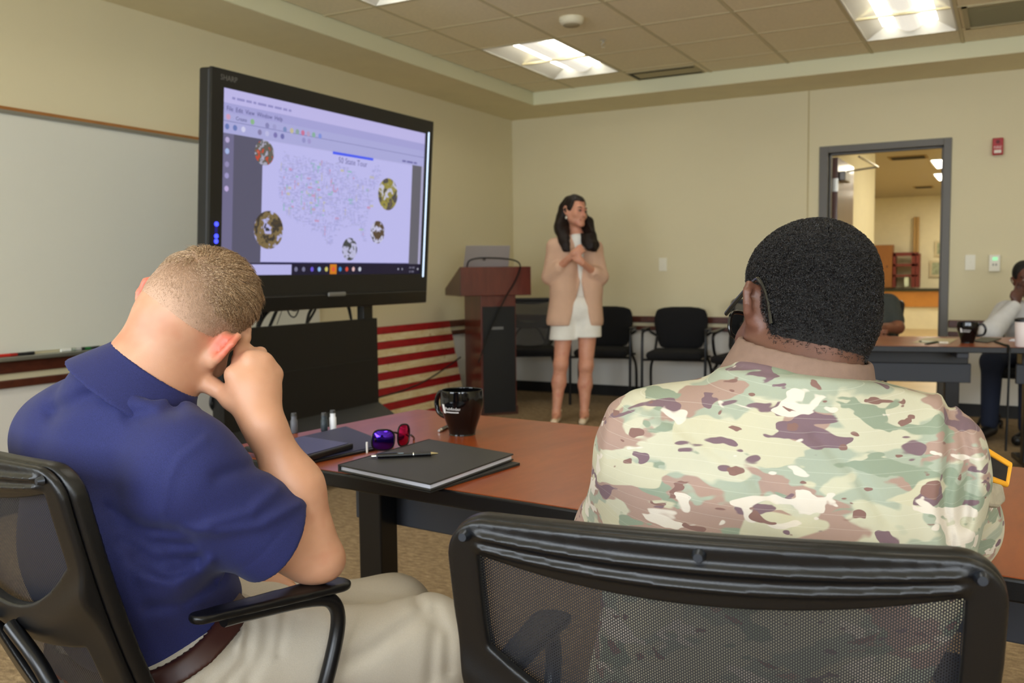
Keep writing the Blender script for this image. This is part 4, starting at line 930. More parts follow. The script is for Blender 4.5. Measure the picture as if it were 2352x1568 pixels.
# mirrored sunglasses
gl = empty('sunglasses', onz(900, 1018, ZT), 'sunglasses with mirrored violet lenses lying beside the tablet', 'sunglasses')
def mirror(name, c1, c2):
    t = NT(name); lw = t.node('ShaderNodeLayerWeight'); lw.inputs[0].default_value = .35; t.set(Base_Color=t.mix(lw.outputs['Facing'], lin(c1), lin(c2)), Metallic=.95, Roughness=.06); return t.m
lens_m = [mirror('mirror_violet', (70, 40, 200), (150, 30, 170)), mirror('mirror_magenta', (190, 30, 110), (210, 40, 60))]
l1, l2 = onz(880, 1010, ZT+.029), onz(927, 999, ZT+.030)
for k, (c, w_, h_) in enumerate(((l1, .027, .024), (l2, .021, .026))):
    xa = nrm(CR*.8+CF*.35-V(0, 0, .05)) if k == 0 else nrm(CR*.5+CF*.75); nv = nrm(np.cross(xa, (0, 0, 1))); nv = nv if nv@CF < 0 else -nv; za = np.cross(nv, xa); za = za if za[2] > 0 else -za
    g = G(); nseg = 24; rim = []
    for ring, bul in ((1, 0), (.66, .004), (.33, .006)):
        for i in range(nseg):
            a_ = 2*math.pi*i/nseg; ca, sa = math.cos(a_), math.sin(a_); e_ = (abs(ca)**3+abs(sa)**3)**(-1/3); p = c+xa*w_*ring*ca*e_+za*h_*ring*sa*e_+nv*bul
            g.v.append(tuple(p)); 
            if ring == 1: rim.append(p)
    g.v.append(tuple(c+nv*.0068))
    for rg in range(2): g.f += [(rg*nseg+i, rg*nseg+(i+1) % nseg, (rg+1)*nseg+(i+1) % nseg, (rg+1)*nseg+i) for i in range(nseg)]
    g.f += [(2*nseg+i, 2*nseg+(i+1) % nseg, 3*nseg) for i in range(nseg)]
    g.build('lens', lens_m[k], gl, smooth=True)
    G().tube(rim, .0022, 6, closed=True).build('rim', mat('sunglass_black', (14, 13, 16), .3), gl, smooth=True)
G().tube(spline([l1+nrm(l2-l1)*.027+V(0, 0, .006), (l1+l2)/2+V(0, 0, .012), l2-nrm(l2-l1)*.02+V(0, 0, .008)], 4), .0026, 6).build('bridge', mat('sunglass_black'), gl, smooth=True)
tip = onz(852, 1030, ZT+.004); G().tube(spline([l1-nrm(l2-l1)*.026+V(0, 0, .006), l1-nrm(l2-l1)*.03+CF*.03-V(0, 0, .004), tip+CF*.09], 4), .0024, 6).build('temple_arm', mat('sunglass_black'), gl, smooth=True)
e_ = onz(940, 1020, ZT+.004); G().tube(spline([l2+CR*.018, l2+CR*.02+CF*.04-V(0, 0, .01), e_+CF*.1], 4), .0024, 6).build('temple_arm', mat('sunglass_black'), gl, smooth=True)
# things on the far table
fp = [onz(x, y, ZT+.002) for x, y in ((2228, 783), (2268, 787), (2300, 778), (2262, 775))]; r = empty('notepad', sum(fp)/4*[1, 1, 0]+V(0, 0, ZT), 'grey notepad lying by the mug on the far table', 'notepad'); sheet('cover', fp, ZT+.0005, ZT+.006, mat('notepad_grey', (86, 86, 78), .6), r)
fp = [onz(x, y, ZT+.002) for x, y in ((2095, 786), (2180, 789), (2200, 777), (2125, 775))]; r = empty('paper_sheet', sum(fp)/4*[1, 1, 0]+V(0, 0, ZT), 'thin paper sheet lying on the far table left of the mug', 'paper'); sheet('sheet', fp, ZT+.0003, ZT+.0013, mat('paper_cream', (196, 184, 148), .6), r, 0)
for (x0, y0, x1, y1, c, lab) in ((2118, 784, 2145, 786, (216, 214, 190), 'cream capped pen on the far table'), (2130, 789, 2152, 785, (46, 58, 42), 'dark green pen on the far table'), (2158, 786, 2178, 787, (222, 214, 200), 'white pen on the far table next to the mug')):
    p0, p1 = onz(x0, y0, ZT+.006), onz(x1, y1, ZT+.006); r = empty('pen', p0*[1, 1, 0]+V(0, 0, ZT), lab, 'pen', 'pens on the far table')
    G().cyl(p0, p1, .006, seg=10).build('barrel', mat('far_pen_%d' % c[0], c, .4), r, smooth=True); G().cyl(p0, p0-(p1-p0)*.25, .0062, .003, 10).build('cap', mat('far_pen_cap', (70, 70, 66), .4), r, smooth=True)
bt = onz(2349, 796, ZT); r = empty('water_tumbler', (bt[0], bt[1], ZT), 'white tumbler with a black lid at the right edge of the picture', 'tumbler')
G().lathe([(.032, .0), (.036, .005), (.04, .13), (.036, .135), (0, .135)], 24, (bt[0], bt[1], ZT)).build('cup', mat('tumbler_white', (228, 216, 214), .4), r, smooth=True)
G().lathe([(.042, .132), (.042, .146), (.03, .152), (0, .152)], 24, (bt[0], bt[1], ZT)).build('lid', mat('tumbler_lid', (24, 24, 26), .4), r, smooth=True)
wp = [onz(x, y, ZT+.002) for x, y in ((2318, 782), (2345, 784), (2349, 780), (2325, 778))]; r = empty('paper_sheet', sum(wp)/4*[1, 1, 0]+V(0, 0, ZT), 'folded white paper by the tumbler on the far table', 'paper'); sheet('sheet', wp, ZT+.0003, ZT+.004, mat('paper_white'), r, 0)
jx = JX; g = G().tube(spline([jx+n2*.35+V(0, 0, .003), jx+n2*.12+V(0, 0, .004), jx-n2*.012+V(0, 0, -.002), jx-n2*.02+V(0, 0, -.1), jx-n2*.015+V(0, 0, -.3), jx-n2*.0+V(0, 0, -.55)], 6), .006, 6).build('power_cord', mat('cable_black'), smooth=True)
tag(g, 'black power cord running over the joint of the two far tables', 'cord')
# ------------------------------------------------------------------ people: shared pieces
cp = dep
def skin_mat(name, c1, c2, c3, rough=.48, ears=()):
    t = NT(name); v = t.coord('Object'); a = t.noise(v, 9, 3, .6); b = t.noise(v, 60, 3, .6)
    c = t.ramp(a, [(.35, lin(c1)), (.55, lin(c2)), (.72, lin(c3))])
    c = t.mix(t.math('MULTIPLY', b, .22), c, lin(c3))
    for e in ears:                                     # ears flush redder than the rest of the skin
        g = t.node('ShaderNodeNewGeometry'); dd = t.node('ShaderNodeVectorMath', operation='DISTANCE'); t.link(g.outputs['Position'], dd.inputs[0]); dd.inputs[1].default_value = tuple(e)
        mr = t.node('ShaderNodeMapRange'); mr.inputs['From Min'].default_value = .030; mr.inputs['From Max'].default_value = .014; t.link(dd.outputs['Value'], mr.inputs['Value']); c = t.mix(t.math('MULTIPLY', mr.outputs[0], .62), c, lin((224, 92, 76)))
    t.set(Base_Color=c, Roughness=rough, Subsurface_Weight=.12, Subsurface_Radius=(.01, .004, .002), Subsurface_Scale=.6)
    t.bump(t.noise(v, 700, 2, .6), .12, .0015); return t.m
def head_axes(yaw, roll, pitch, f=None, r=None, u=None):
    """axes of a head: yaw right, roll clockwise, pitch down, from a reference frame (default: looking away from the camera)"""
    f, r, u = (CF if f is None else f), (CR if r is None else r), (CU if u is None else u); a, b, c = [math.radians(v) for v in (yaw, roll, pitch)]
    f1 = f*math.cos(a)+r*math.sin(a); r1 = r*math.cos(a)-f*math.sin(a)
    r2 = r1*math.cos(b)-u*math.sin(b); u2 = u*math.cos(b)+r1*math.sin(b)
    return r2, f1*math.cos(c)-u2*math.sin(c), u2*math.cos(c)+f1*math.sin(c)
class Head:
    def __init__(s, c, axes, k=1.0): s.c = np.array(c, float); s.r, s.f, s.u = axes; s.k = k; s.R = np.stack(axes)
    def P(s, x, y, z): return s.c+(s.r*x+s.f*y+s.u*z)*s.k
    def inv(s, p): return (np.asarray(p)-s.c.astype(np.float32))@s.R.T.astype(np.float32)/s.k
    def E(s, c, r, R=None): return ell(s.P(*c), [v*s.k for v in r], s.R if R is None else R@s.R)
    def C(s, a, b, ra, rb=None): return rc(s.P(*a), s.P(*b), ra*s.k, (ra if rb is None else rb)*s.k)
    def skull(s, S, face=True, ear=1.0, female=False, flare=.0, eh=1.0):
        S.add(s.E((0, -.012, .042), (.0695, .094, .079)), .02); S.add(s.E((0, -.045, .012), (.059, .056, .060)), .03)
        S.add(s.E((0, .03, -.03), (.060, .066, .08)), .035)
        jw = .046 if female else .052
        for q in (-1, 1):
            S.add(s.C((q*jw, .012, -.06), (q*.018, .078, -.098), .016, .014), .03)
            S.add(s.C((q*.058, .005, -.01), (q*jw, .012, -.06), .016, .016), .03)
            S.add(s.E((q*.042, .062, -.032), (.02, .02, .016)), .025)
        S.add(s.E((0, .082, -.101), (.019, .016, .015)), .02)
        if face:
            S.add(s.C((-.034, .079, .018), (.034, .079, .018), .011), .015)
            for q in (-1, 1): S.sub(s.E((q*.031, .099, -.003), (.017, .012, .011)), .012)
            S.add(s.C((0, .092, .004), (0, .110, -.032), .0065, .0095), .010)
            for q in (-1, 1): S.add(s.E((q*.011, .098, -.037), (.008, .009, .007)), .006)
            S.add(s.C((-.018, .088, -.062), (.018, .088, -.062), .0065), .008); S.add(s.C((-.015, .087, -.073), (.015, .087, -.073), .0065), .008)
        for q in (-1, 1):
            ps = [(.071, .006, -.034), (.080, -.012, -.028), (.089, -.026, -.006), (.092, -.028, .016), (.088, -.018, .032), (.080, -.002, .030), (.074, .008, .014)]
            ps = [(a+flare*max(0, -b)/.028, b, c_*eh) for a, b, c_ in ps]
            rad = [.0085, .0065, .0058, .0056, .0055, .005, .0045]
            for (a, b), (ra, rb) in zip(zip(ps, ps[1:]), zip(rad, rad[1:])): S.add(s.C((q*a[0]*ear, a[1], a[2]), (q*b[0]*ear, b[1], b[2]), ra, rb), .004)
            S.add(s.C((q*.070, .004, -.026), (q*.078, -.010, .018), .009, .010), .010)
            if flare:
                for zz in (-.018, 0, .016): S.add(s.C((q*.072, .002, zz), (q*(.088+flare*.8)*ear, -.022, zz+.002), .007, .0045), .006); S.add(s.C((q*.079, -.014, -.022), (q*.081, -.016, .018), .006, .007), .006)
    def near(s, p, a, b):
        return None
def snoise(seed, freq, n=6):
    r = np.random.RandomState(seed); K = r.normal(size=(n, 3)); K = (K/np.linalg.norm(K, axis=1)[:, None]*freq*r.uniform(.7, 1.4, (n, 1))).astype(np.float32); ph = r.uniform(0, 6.28, n).astype(np.float32)
    return lambda p: np.sin(p@K.T+ph).mean(1)*1.6
def px_line(pts, D): return [cp(x, y, D) if not hasattr(D, '__len__') else cp(x, y, D[i]) for i, (x, y) in enumerate(pts)]
def strands(name, roots, tips_fn, nseg, width, material, parent, smooth=True):
    """hair as thin tapering three-sided strands; tips_fn(roots) gives the list of nseg+1 point arrays"""
    P = np.stack(tips_fn, 1); n, m, _ = P.shape; T = np.gradient(P, axis=1); T /= np.linalg.norm(T, axis=2, keepdims=True)+1e-9
    rs = np.random.RandomState(5); a = np.cross(T, rs.normal(size=(n, 1, 3))); a /= np.linalg.norm(a, axis=2, keepdims=True)+1e-9; b = np.cross(T, a)
    w = (width*np.linspace(1, .25, m))[None, :, None]
    ring = [P+w*(math.cos(t)*a+math.sin(t)*b) for t in (0, 2.094, 4.189)]; Vt = np.stack(ring, 2).reshape(-1, 3)
    i0 = (np.arange(n)[:, None]*m+np.arange(m-1)[None]).ravel()*3; q = []
    for k in range(3): k2 = (k+1) % 3; q.append(np.stack([i0+k, i0+k2, i0+3+k2, i0+3+k], 1))
    me = np_mesh(name, Vt, np.concatenate(q)); return tag(link_mesh(name, me, material, parent, False, True), kind='stuff')
def surf_points(f, c, n, seed, lo=.05, hi=.2, it=26):
    """random points on the surface f = 0 seen from c, with outward normals"""
    r = np.random.RandomState(seed); d = r.normal(size=(n, 3)); d /= np.linalg.norm(d, axis=1)[:, None]; a = np.full(n, lo*0); b = np.full(n, hi)
    for _ in range(it):
        m = (a+b)/2; v = f((c+d*m[:, None]).astype(np.float32)); a = np.where(v < 0, m, a); b = np.where(v < 0, b, m)
    p = c+d*((a+b)/2)[:, None]; e = .0015
    g = np.stack([f((p+e*k).astype(np.float32))-f((p-e*k).astype(np.float32)) for k in np.eye(3)], 1); g /= np.linalg.norm(g, axis=1)[:, None]+1e-9
    return p, g
def hand_prims(S, W, mcp, fingers, thumb, r=.0095, palm=.0135, k=.012):
    """W wrist; mcp four knuckles; fingers: for each the joints after its knuckle; thumb: joints from its base"""
    for m, fg in zip(mcp, fingers):
        S.add(rc(W, m, palm*1.15, palm), .02); pts = [m]+list(fg); rr = np.linspace(r*1.08, r*.78, len(pts))
        for a, b, ra, rb in zip(pts, pts[1:], rr, rr[1:]): S.add(rc(a, b, ra, rb), .005)
    for a, b in zip(mcp, mcp[1:]): S.add(rc((W+a)/2, (W+b)/2, palm*1.05), .02); S.add(rc(a, b, palm*.8), .007)
    rr = np.linspace(r*1.5, r*.9, len(thumb))
    for a, b, ra, rb in zip(thumb, thumb[1:], rr, rr[1:]): S.add(rc(a, b, ra, rb), k)
# ------------------------------------------------------------------ man in the navy polo
PM = empty('person', (LC[0], LC[1], 0), 'man in a navy polo and khaki trousers resting his head on his right hand', 'person', 'people at the meeting')
hp = Head(cp(436, 747, 1.47), head_axes(22, 31, 22), .97)
def shade_skin_head(name):
    """skin whose shaved nape and sides blend from bare skin into cropped hair higher up the head"""
    return skin_mat(name, (190, 140, 108), (200, 150, 120), (190, 130, 100), ears=[hp.P(q*.093, -.024, .008) for q in (-1, 1)])
M_SK1 = shade_skin_head('fair_skin')
B = Sdf(.02); hp.skull(B, True, 1.04, flare=.006)
NB = cp(322, 895, 1.43)
B.add(rc(hp.P(0, -.028, -.03), NB, .058, .066), .035); B.add(rc(hp.P(0, -.055, -.02), NB+CF*-.01, .03, .045), .04)
shL, shR = cp(150, 1010, 1.56), cp(432, 1092, 1.32); elR = cp(710, 1274, 1.465); wrR = cp(606, 975, 1.425)
fL = np.array([math.sin(hl), math.cos(hl), 0]); rL = np.array([math.cos(hl), -math.sin(hl), 0])
pel = LC-fL*.10+V(0, 0, .56); hipR, hipL = pel+rL*.09, pel-rL*.09
chest = (shL+shR)/2*.6+pel*.4
# arms, right hand propping the head
B.add(rc(shR, elR, .056, .046), .03); mid = cp(676, 1120, 1.448)
B.add(rc(elR+CR*.012, mid, .040, .0415), .009); B.add(rc(mid, wrR, .0415, .0270), .03); B.add(ell(cp(752, 1292, 1.47), (.022, .022, .02)), .03)
mcp = [cp(540, 862, 1.435), cp(577, 828, 1.44), cp(606, 832, 1.45), cp(628, 860, 1.465)]
fing = [[cp(552, 806, 1.465), cp(563, 776, 1.49), cp(568, 756, 1.505)], [cp(568, 804, 1.475), cp(545, 824, 1.50), cp(540, 854, 1.495)], [cp(598, 810, 1.485), cp(565, 834, 1.515), cp(560, 864, 1.505)], [cp(624, 842, 1.50), cp(590, 854, 1.525), cp(585, 884, 1.515)]]
hand_prims(B, cp(590, 945, 1.435), mcp, fing, [cp(576, 950, 1.44), cp(530, 918, 1.44), cp(490, 888, 1.448), cp(463, 873, 1.456)], .0102, .0155, .014)
B.add(rc(wrR, cp(582, 890, 1.44), .027, .026), .03)
for m_ in mcp: B.add(ell(m_-CF*.006+(m_-wrR)*.03, (.0115, .0115, .0115)), .007)
for i in (1, 2, 3): B.crease([mcp[i]-CF*.012, wrR*.45+mcp[i]*.55-CF*.014], .0026, .005)
B.crease(px_line([(528, 868), (545, 876), (556, 866)], 1.42), -.0014, .003); B.crease(px_line([(530, 858), (546, 866), (556, 856)], 1.42), -.0014, .003)
# left arm lying across the lap
elL = cp(400, 1262, 1.78); wrL = cp(588, 1334, 1.70)
B.add(rc(shL, elL, .054, .046), .03); B.add(rc(elL, wrL, .044, .029), .03); B.add(rc(wrL, cp(650, 1346, 1.70), .028, .02), .02)
for k in range(4): B.add(rc(cp(648, 1340+8*k, 1.70), cp(690, 1362+8*k, 1.68), .0095, .008), .006)
# torso and legs inside the clothes
B.add(rc(NB, chest, .06, .12), .05); B.add(rc(chest, pel, .12, .12), .05); kneR = cp(985, 1482, 1.69); kneL = kneR+(hipL-hipR)*.8+fL*.04
B.add(rc(hipR, kneR, .075, .055), .04); B.add(rc(hipL, kneL, .075, .055), .04); ankR, ankL = V(kneR[0]+.0, kneR[1]-.02, .09), V(kneL[0], kneL[1]-.02, .09)
B.add(rc(kneR, ankR, .05, .035), .03); B.add(rc(kneL, ankL, .05, .035), .03)
bodyP = solid('body', B, (2.55, -7.6, .02), (3.75, -6.3, 1.33), .0042, M_SK1, PM, whole=True)
# polo shirt
T = Sdf(.05)
up = V(0, 0, 1)
T.add(rc(cp(150, 1010, 1.54), cp(285, 950, 1.45), .074, .084), .05); T.add(ell(cp(190, 1000, 1.50), (.085, .085, .08)), .06); T.add(rc(cp(300, 955, 1.42), cp(420, 1060, 1.34), .078, .07), .06); T.add(ell(cp(300, 958, 1.43), (.09, .09, .09)), .05)
bc = (shL+shR)/2; bkdir = nrm(-(CF*.75+CR*.66)*[1, 1, 0])
T.add(ell(bc+V(0, 0, -.12)+bkdir*.012, (.122, .19, .165), np.stack([nrm(np.cross(shR-shL, up)), nrm((shR-shL)*[1, 1, 0]), up])), .07)
T.add(rc(bc+V(0, 0, -.13), pel+V(0, 0, .06), .124, .116), .08); T.add(rc(pel+V(0, 0, .06)-rL*.05-fL*.015, pel+rL*.05+V(0, 0, .05)-fL*.015, .118, .118), .06)
slv = cp(628, 1232, 1.42); T.add(rc(shR, slv, .070, .073), .05)
slvL = shL+(elL-shL)*.8; T.add(rc(shL, slvL, .068, .066), .06)
hemn = nrm(elR-shR); 
def hemcut(a0, a1, rad):                            # removes what lies past a sleeve hem, round the arm only
    a0_, ax = a0.astype(np.float32), nrm(a1-a0).astype(np.float32)
    def f(p): q = p-a0_; h = q@ax; return np.maximum(-h, np.linalg.norm(q-h[:, None]*ax, axis=1)-rad)
    return f
T.sub(hemcut(slv, elR+(elR-shR)*.05, .12), .004); T.sub(hemcut(slvL, elL, .10), .004)
T.cut(lambda p: pel[2]+.04-p[:, 2]+.5*((p-pel.astype(np.float32))@fL.astype(np.float32)), .004)
T.sub(rc(shR+(slv-shR)*.6, elR, .05, .064), .004)
neckax = nrm(hp.P(0, -.03, -.02)-NB)
CAXP, C0P = nrm(CR*.56+CU*.80+CF*.10).astype(np.float32), cp(322, 895, 1.43).astype(np.float32)
def above_collar(p): q = p-C0P; h = q@CAXP; return np.maximum(.012-h, np.linalg.norm(q-h[:, None]*CAXP, axis=1)-.098)
T.sub(above_collar, .01)
n1 = snoise(3, 16); n2_ = snoise(4, 38); T.d(lambda p: .0035*n1(p*np.array([1, 1, 1.6], np.float32))+.0012*n2_(p))
for pts, amp, sg in (([(690, 1155), (600, 1205), (500, 1222), (430, 1215)], .0035, .008), ([(640, 1120), (575, 1178), (480, 1205)], .003, .009), ([(600, 1070), (540, 1080), (500, 1095)], -.003, .010), ([(462, 995), (400, 1040), (372, 1100), (362, 1170), (372, 1240), (400, 1285)], -.0016, .005), ([(470, 1010), (412, 1050), (384, 1105), (374, 1170)], .0016, .007),
                       ([(120, 950), (220, 905), (350, 905)], -.005, .014), ([(180, 875), (280, 900), (360, 935)], .004, .014), ([(300, 955), (400, 935)], -.005, .013), ([(250, 1170), (330, 1215), (430, 1222)], -.0035, .009), ([(265, 1205), (350, 1250), (440, 1250)], -.0035, .009), ([(280, 1240), (360, 1288), (455, 1283)], -.004, .009), ([(310, 1282), (380, 1315), (450, 1305)], -.0035, .009), ([(330, 1325), (400, 1345), (480, 1290)], .0035, .010), ([(345, 1395), (420, 1385), (490, 1335)], -.004, .011), ([(670, 1195), (600, 1275), (540, 1318)], -.001, .004)):
    T.fold(pts, amp*(1.9 if sg > .0065 else 1.0), sg, 1.47)
he = [cp(672, 1176, 1.40), cp(600, 1260, 1.345), cp(530, 1318, 1.38)]
def navy():
    t = NT('navy_polo_knit'); v = t.coord('Object'); a = t.noise(v, 900, 2, .6); t.set(Base_Color=t.ramp(a, [(.3, lin((20, 24, 72))), (.7, lin((33, 39, 98)))]), Roughness=.85, Sheen_Weight=.05, Sheen_Roughness=.4); t.bump(a, .35, .0012); return t.m
M_NAVY = navy()
polo = solid('polo_shirt', T, (2.55, -7.65, .50), (3.75, -6.5, 1.18), .0036, M_NAVY, PM, whole=True)
# collar: a turned-down band round the neck
K = Sdf(.01); cax = nrm(CR*.56+CU*.80+CF*.10); c0 = cp(322, 895, 1.43)
def collar(p):
    q = p-c0.astype(np.float32); h = q@cax.astype(np.float32); rv = q-h[:, None]*cax.astype(np.float32); rr = np.linalg.norm(rv, axis=1)
    rad = .0745+np.clip(.035-h, 0, .09)*.62; shell = np.abs(rr-rad)-.0036
    return smax(shell, np.maximum(h-.040, -h-.024), .005)
K.add(collar); solid('collar', K, NB-.2, NB+.2, .003, M_NAVY, polo)
# khaki trousers and belt
Q = Sdf(.05); Q.add(rc(pel+V(0, 0, -.03)-rL*.06, pel+V(0, 0, -.03)+rL*.06, .135, .135), .04); Q.add(rc(hipR+rL*.02+V(0, 0, -.02), kneR, .088, .078), .06); Q.add(rc(hipL, kneL, .096, .082), .05)
Q.add(rc(kneR, ankR, .078, .062), .05); Q.add(rc(kneL, ankL, .078, .062), .05)
Q.cut(lambda p: np.where((p-pel.astype(np.float32))@fL.astype(np.float32) < .2, p[:, 2]-(pel[2]+.075)-.5*((p-pel.astype(np.float32))@fL.astype(np.float32)), -1), .004)
n3 = snoise(8, 22); n4 = snoise(9, 55); Q.d(lambda p: .005*n3(p*np.array([1.4, .8, 1], np.float32))+.0018*n4(p))
for pts, amp, sg in (([(520, 1420), (490, 1480), (430, 1540)], -.005, .010), ([(545, 1425), (530, 1500), (470, 1560)], -.005, .010), ([(575, 1440), (562, 1520), (520, 1568)], -.005, .010), ([(490, 1425), (520, 1403), (550, 1415), (560, 1445), (548, 1480)], .003, .006), ([(615, 1430), (610, 1490), (570, 1560)], -.004, .012), ([(760, 1540), (860, 1490), (960, 1420)], -.005, .014), ([(1000, 1400), (1030, 1460), (1030, 1540)], -.005, .012), ([(960, 1380), (1000, 1440), (990, 1560)], -.005, .012), ([(700, 1400), (800, 1370), (900, 1365)], .004, .014), ([(655, 1410), (640, 1500)], -.003, .008)):
    Q.fold(pts, amp*1.5, sg, 1.75)
M_KHA = mat('khaki_twill', (182, 173, 158), .85, var=.05, vscale=500, bump=.25, bscale=900, sheen=.1)
trs = solid('trousers', Q, (2.8, -7.35, .05), (3.75, -6.25, .75), .0042, M_KHA, PM, whole=True)
QB = Sdf(.05); QB.ops = Q.ops[:3]
def beltf2(p):
    d = QB(p, False); a = (p[:, 2]-(pel[2]+.06)-.5*((p-pel.astype(np.float32))@fL.astype(np.float32))); return smax(smax(np.abs(d-.007)-.005, np.abs(a)-.016, .003), (p-pel.astype(np.float32))@fL.astype(np.float32)-.07, .003)
solid('belt', beltf2, (2.8, -7.3, .5), (3.4, -6.7, .72), .004, mat('brown_leather_belt', (54, 25, 19), .45), PM)
for nm, a in (('shoe', ankR), ('shoe', ankL)):
    S_ = Sdf(.02); S_.add(rc(a+V(0, 0, -.035), a+fL*.17+V(0, 0, -.055), .042, .034), .02); S_.cut(lambda p: -p[:, 2]+.002, .006); solid(nm, S_, a-.25, a+.25, .008, mat('brown_leather_shoe', (70, 44, 30), .4), PM)
wv = nrm(wrL-elL); wa = nrm(np.cross(wv, up)); wb = np.cross(wa, wv); wc = wrL-wv*.015
G().tube([wc+.033*(math.cos(t)*wa+math.sin(t)*wb) for t in np.linspace(0, 2*math.pi, 24, endpoint=False)], .006, 8, closed=True).build('wrist_watch', mat('gold_steel', (206, 190, 150), .25, 1), PM, smooth=True)
# hair: cropped scalp fading into the skin, longer combed strands above
hc_ = hp.P(0, -.01, .03); SK = Sdf(.02); hp.skull(SK, False)
SK.ops = SK.ops[:2]
def fadehair(name):
    t = NT(name); g = t.node('ShaderNodeNewGeometry'); vm = t.node('ShaderNodeVectorMath', operation='SUBTRACT'); t.link(g.outputs['Position'], vm.inputs[0]); vm.inputs[1].default_value = tuple(hp.c)
    dt = t.node('ShaderNodeVectorMath', operation='DOT_PRODUCT'); t.link(vm.outputs[0], dt.inputs[0]); dt.inputs[1].default_value = tuple(nrm(hp.u*.96+hp.f*.25)); h = dt.outputs['Value']
    v = t.coord('Object'); n = t.noise(v, 55, 4, .7, .4); hh = t.math('ADD', h, t.math('MULTIPLY', t.math('SUBTRACT', n, .5), .02))
    mr = t.node('ShaderNodeMapRange'); mr.inputs['From Min'].default_value = -.075; mr.inputs['From Max'].default_value = .10; t.link(hh, mr.inputs['Value'])
    fine = t.noise(v, 900, 3, .7)
    c = t.ramp(mr.outputs[0], [(.0, lin((208, 156, 124))), (.16, lin((208, 160, 130))), (.32, lin((200, 162, 136))), (.48, lin((178, 144, 118))), (.68, lin((150, 118, 90))), (1, lin((128, 96, 66)))])
    c = t.mix(t.math('MULTIPLY', fine, .25), c, lin((140, 106, 78))); t.set(Base_Color=c, Roughness=.6); t.bump(fine, .5, .002); return t.m
def scalp(p):
    q = hp.inv(p); line = -.042-.022*np.clip(-(q[:, 1]+.03)/.03, 0, 1)+.10*np.clip((q[:, 1]+.01)/.09, 0, 1)**1.5-.02*np.clip(-(q[:, 1]+.05)/.05, 0, 1)
    d = SK(p)-.0024*np.clip((q[:, 2]-line)/.03, -.3, 1)-.007*np.clip((q[:, 2]-.05)/.07, 0, 1)*np.clip((q[:, 1]+.10)/.08, 0, 1); return smax(d, (line-q[:, 2]), .012)
M_FADE = fadehair('blond_crop_fading_to_skin')
hairP = solid('hair', scalp, hp.c-.18, hp.c+.2, .0028, M_FADE, PM)
whorl = hp.P(-.002, -.088, .088)
def strand_mat(name, c1, c2, c3, rough=.35):
    t = NT(name); v = t.coord('Object'); n = t.noise(v, 420, 2, .6); t.set(Base_Color=t.ramp(n, [(.36, lin(c1)), (.5, lin(c2)), (.64, lin(c3))]), Roughness=rough, Specular_IOR_Level=.6); return t.m
p, g = surf_points(scalp, hc_, 34000, 11); q = hp.inv(p.astype(np.float32))
p_all, g_all, q_all = p, g, q
tp0 = np.clip((q[:, 2]-.03)/.06, 0, 1)*np.clip((q[:, 1]+.115)/.06, .12, 1); keep = (tp0 > .16) & (np.random.RandomState(2).rand(len(p)) < np.clip(tp0*1.6, 0, 1)); p, g, q = p[keep], g[keep], q[keep]
dv = p-whorl; rad = np.linalg.norm(dv, axis=1)[:, None]; dv = dv-g*(dv*g).sum(1)[:, None]; dv /= np.linalg.norm(dv, axis=1)[:, None]+1e-6; sw = np.cross(g, dv)
swirl = np.clip(1-rad/.07, 0, 1)*.9; flow = dv*(1-.5*swirl)+sw*(.25+swirl)+.5*np.clip((q[:, 2]-.06)/.05, 0, 1)[:, None]*(hp.r*.8+hp.f*.5); flow -= g*(flow*g).sum(1)[:, None]; flow /= np.linalg.norm(flow, axis=1)[:, None]+1e-6
rs = np.random.RandomState(4); flow = flow+.22*rs.normal(size=flow.shape); flow -= g*(flow*g).sum(1)[:, None]
top = np.clip((q[:, 2]-.03)/.06, 0, 1)*np.clip((q[:, 1]+.115)/.06, .12, 1); L = (.004+.032*top)[:, None]*rs.uniform(.7, 1.15, (len(p), 1)); lift = .04+.05*rs.rand(len(p), 1)
ci = rs.choice(len(p), 420, replace=False); near = np.concatenate([((ch[:, None, :]-p[ci][None])**2).sum(2).argmin(1) for ch in np.array_split(p, 12)]); cl_ = ci[near]   # strands gather into locks
pull = (.65*top)[:, None]; tip = p+flow*L+g*L*lift*.6; flc = flow[cl_]; tip = tip*(1-pull)+(p[cl_]+flc*L+g[cl_]*L*(lift*.9))*pull
m1, m2_ = p*.65+tip*.35+g*L*.12, p*.3+tip*.7+g*L*.12
pts = [p-g*.001, m1, m2_, tip]
strands('hair_strands', p, pts, 3, .00048, strand_mat('blond_strands', (116, 86, 58), (158, 126, 92), (204, 176, 142)), hairP)

def lie(p, g, q, seed, jit):                          # combed direction over the scalp, away from the crown
    d = p-whorl; rad = np.linalg.norm(d, axis=1)[:, None]; d = d-g*(d*g).sum(1)[:, None]; d /= np.linalg.norm(d, axis=1)[:, None]+1e-6; s = np.cross(g, d); w = np.clip(1-rad/.07, 0, 1)*.9
    f = d*(1-.5*w)+s*(.25+w); f = f+jit*np.random.RandomState(seed).normal(size=f.shape); return f-g*(f*g).sum(1)[:, None]
p, g = surf_points(scalp, hc_, 60000, 12); o_ = SK(p.astype(np.float32)) > -.0004; p, g = p[o_], g[o_]; q = hp.inv(p.astype(np.float32)); o_ = q[:, 2] > -.042-.022*np.clip(-(q[:, 1]+.03)/.03, 0, 1)+.10*np.clip((q[:, 1]+.01)/.09, 0, 1)**1.5-.02*np.clip(-(q[:, 1]+.05)/.05, 0, 1)+.012; p, g, q = p[o_], g[o_], q[o_]; hh = q[:, 2]*.96+q[:, 1]*.25
keep = np.random.RandomState(6).rand(len(p)) < np.clip((hh+.05)/.075, 0, 1)**1.4; p, g, q, hh = p[keep], g[keep], q[keep], hh[keep]
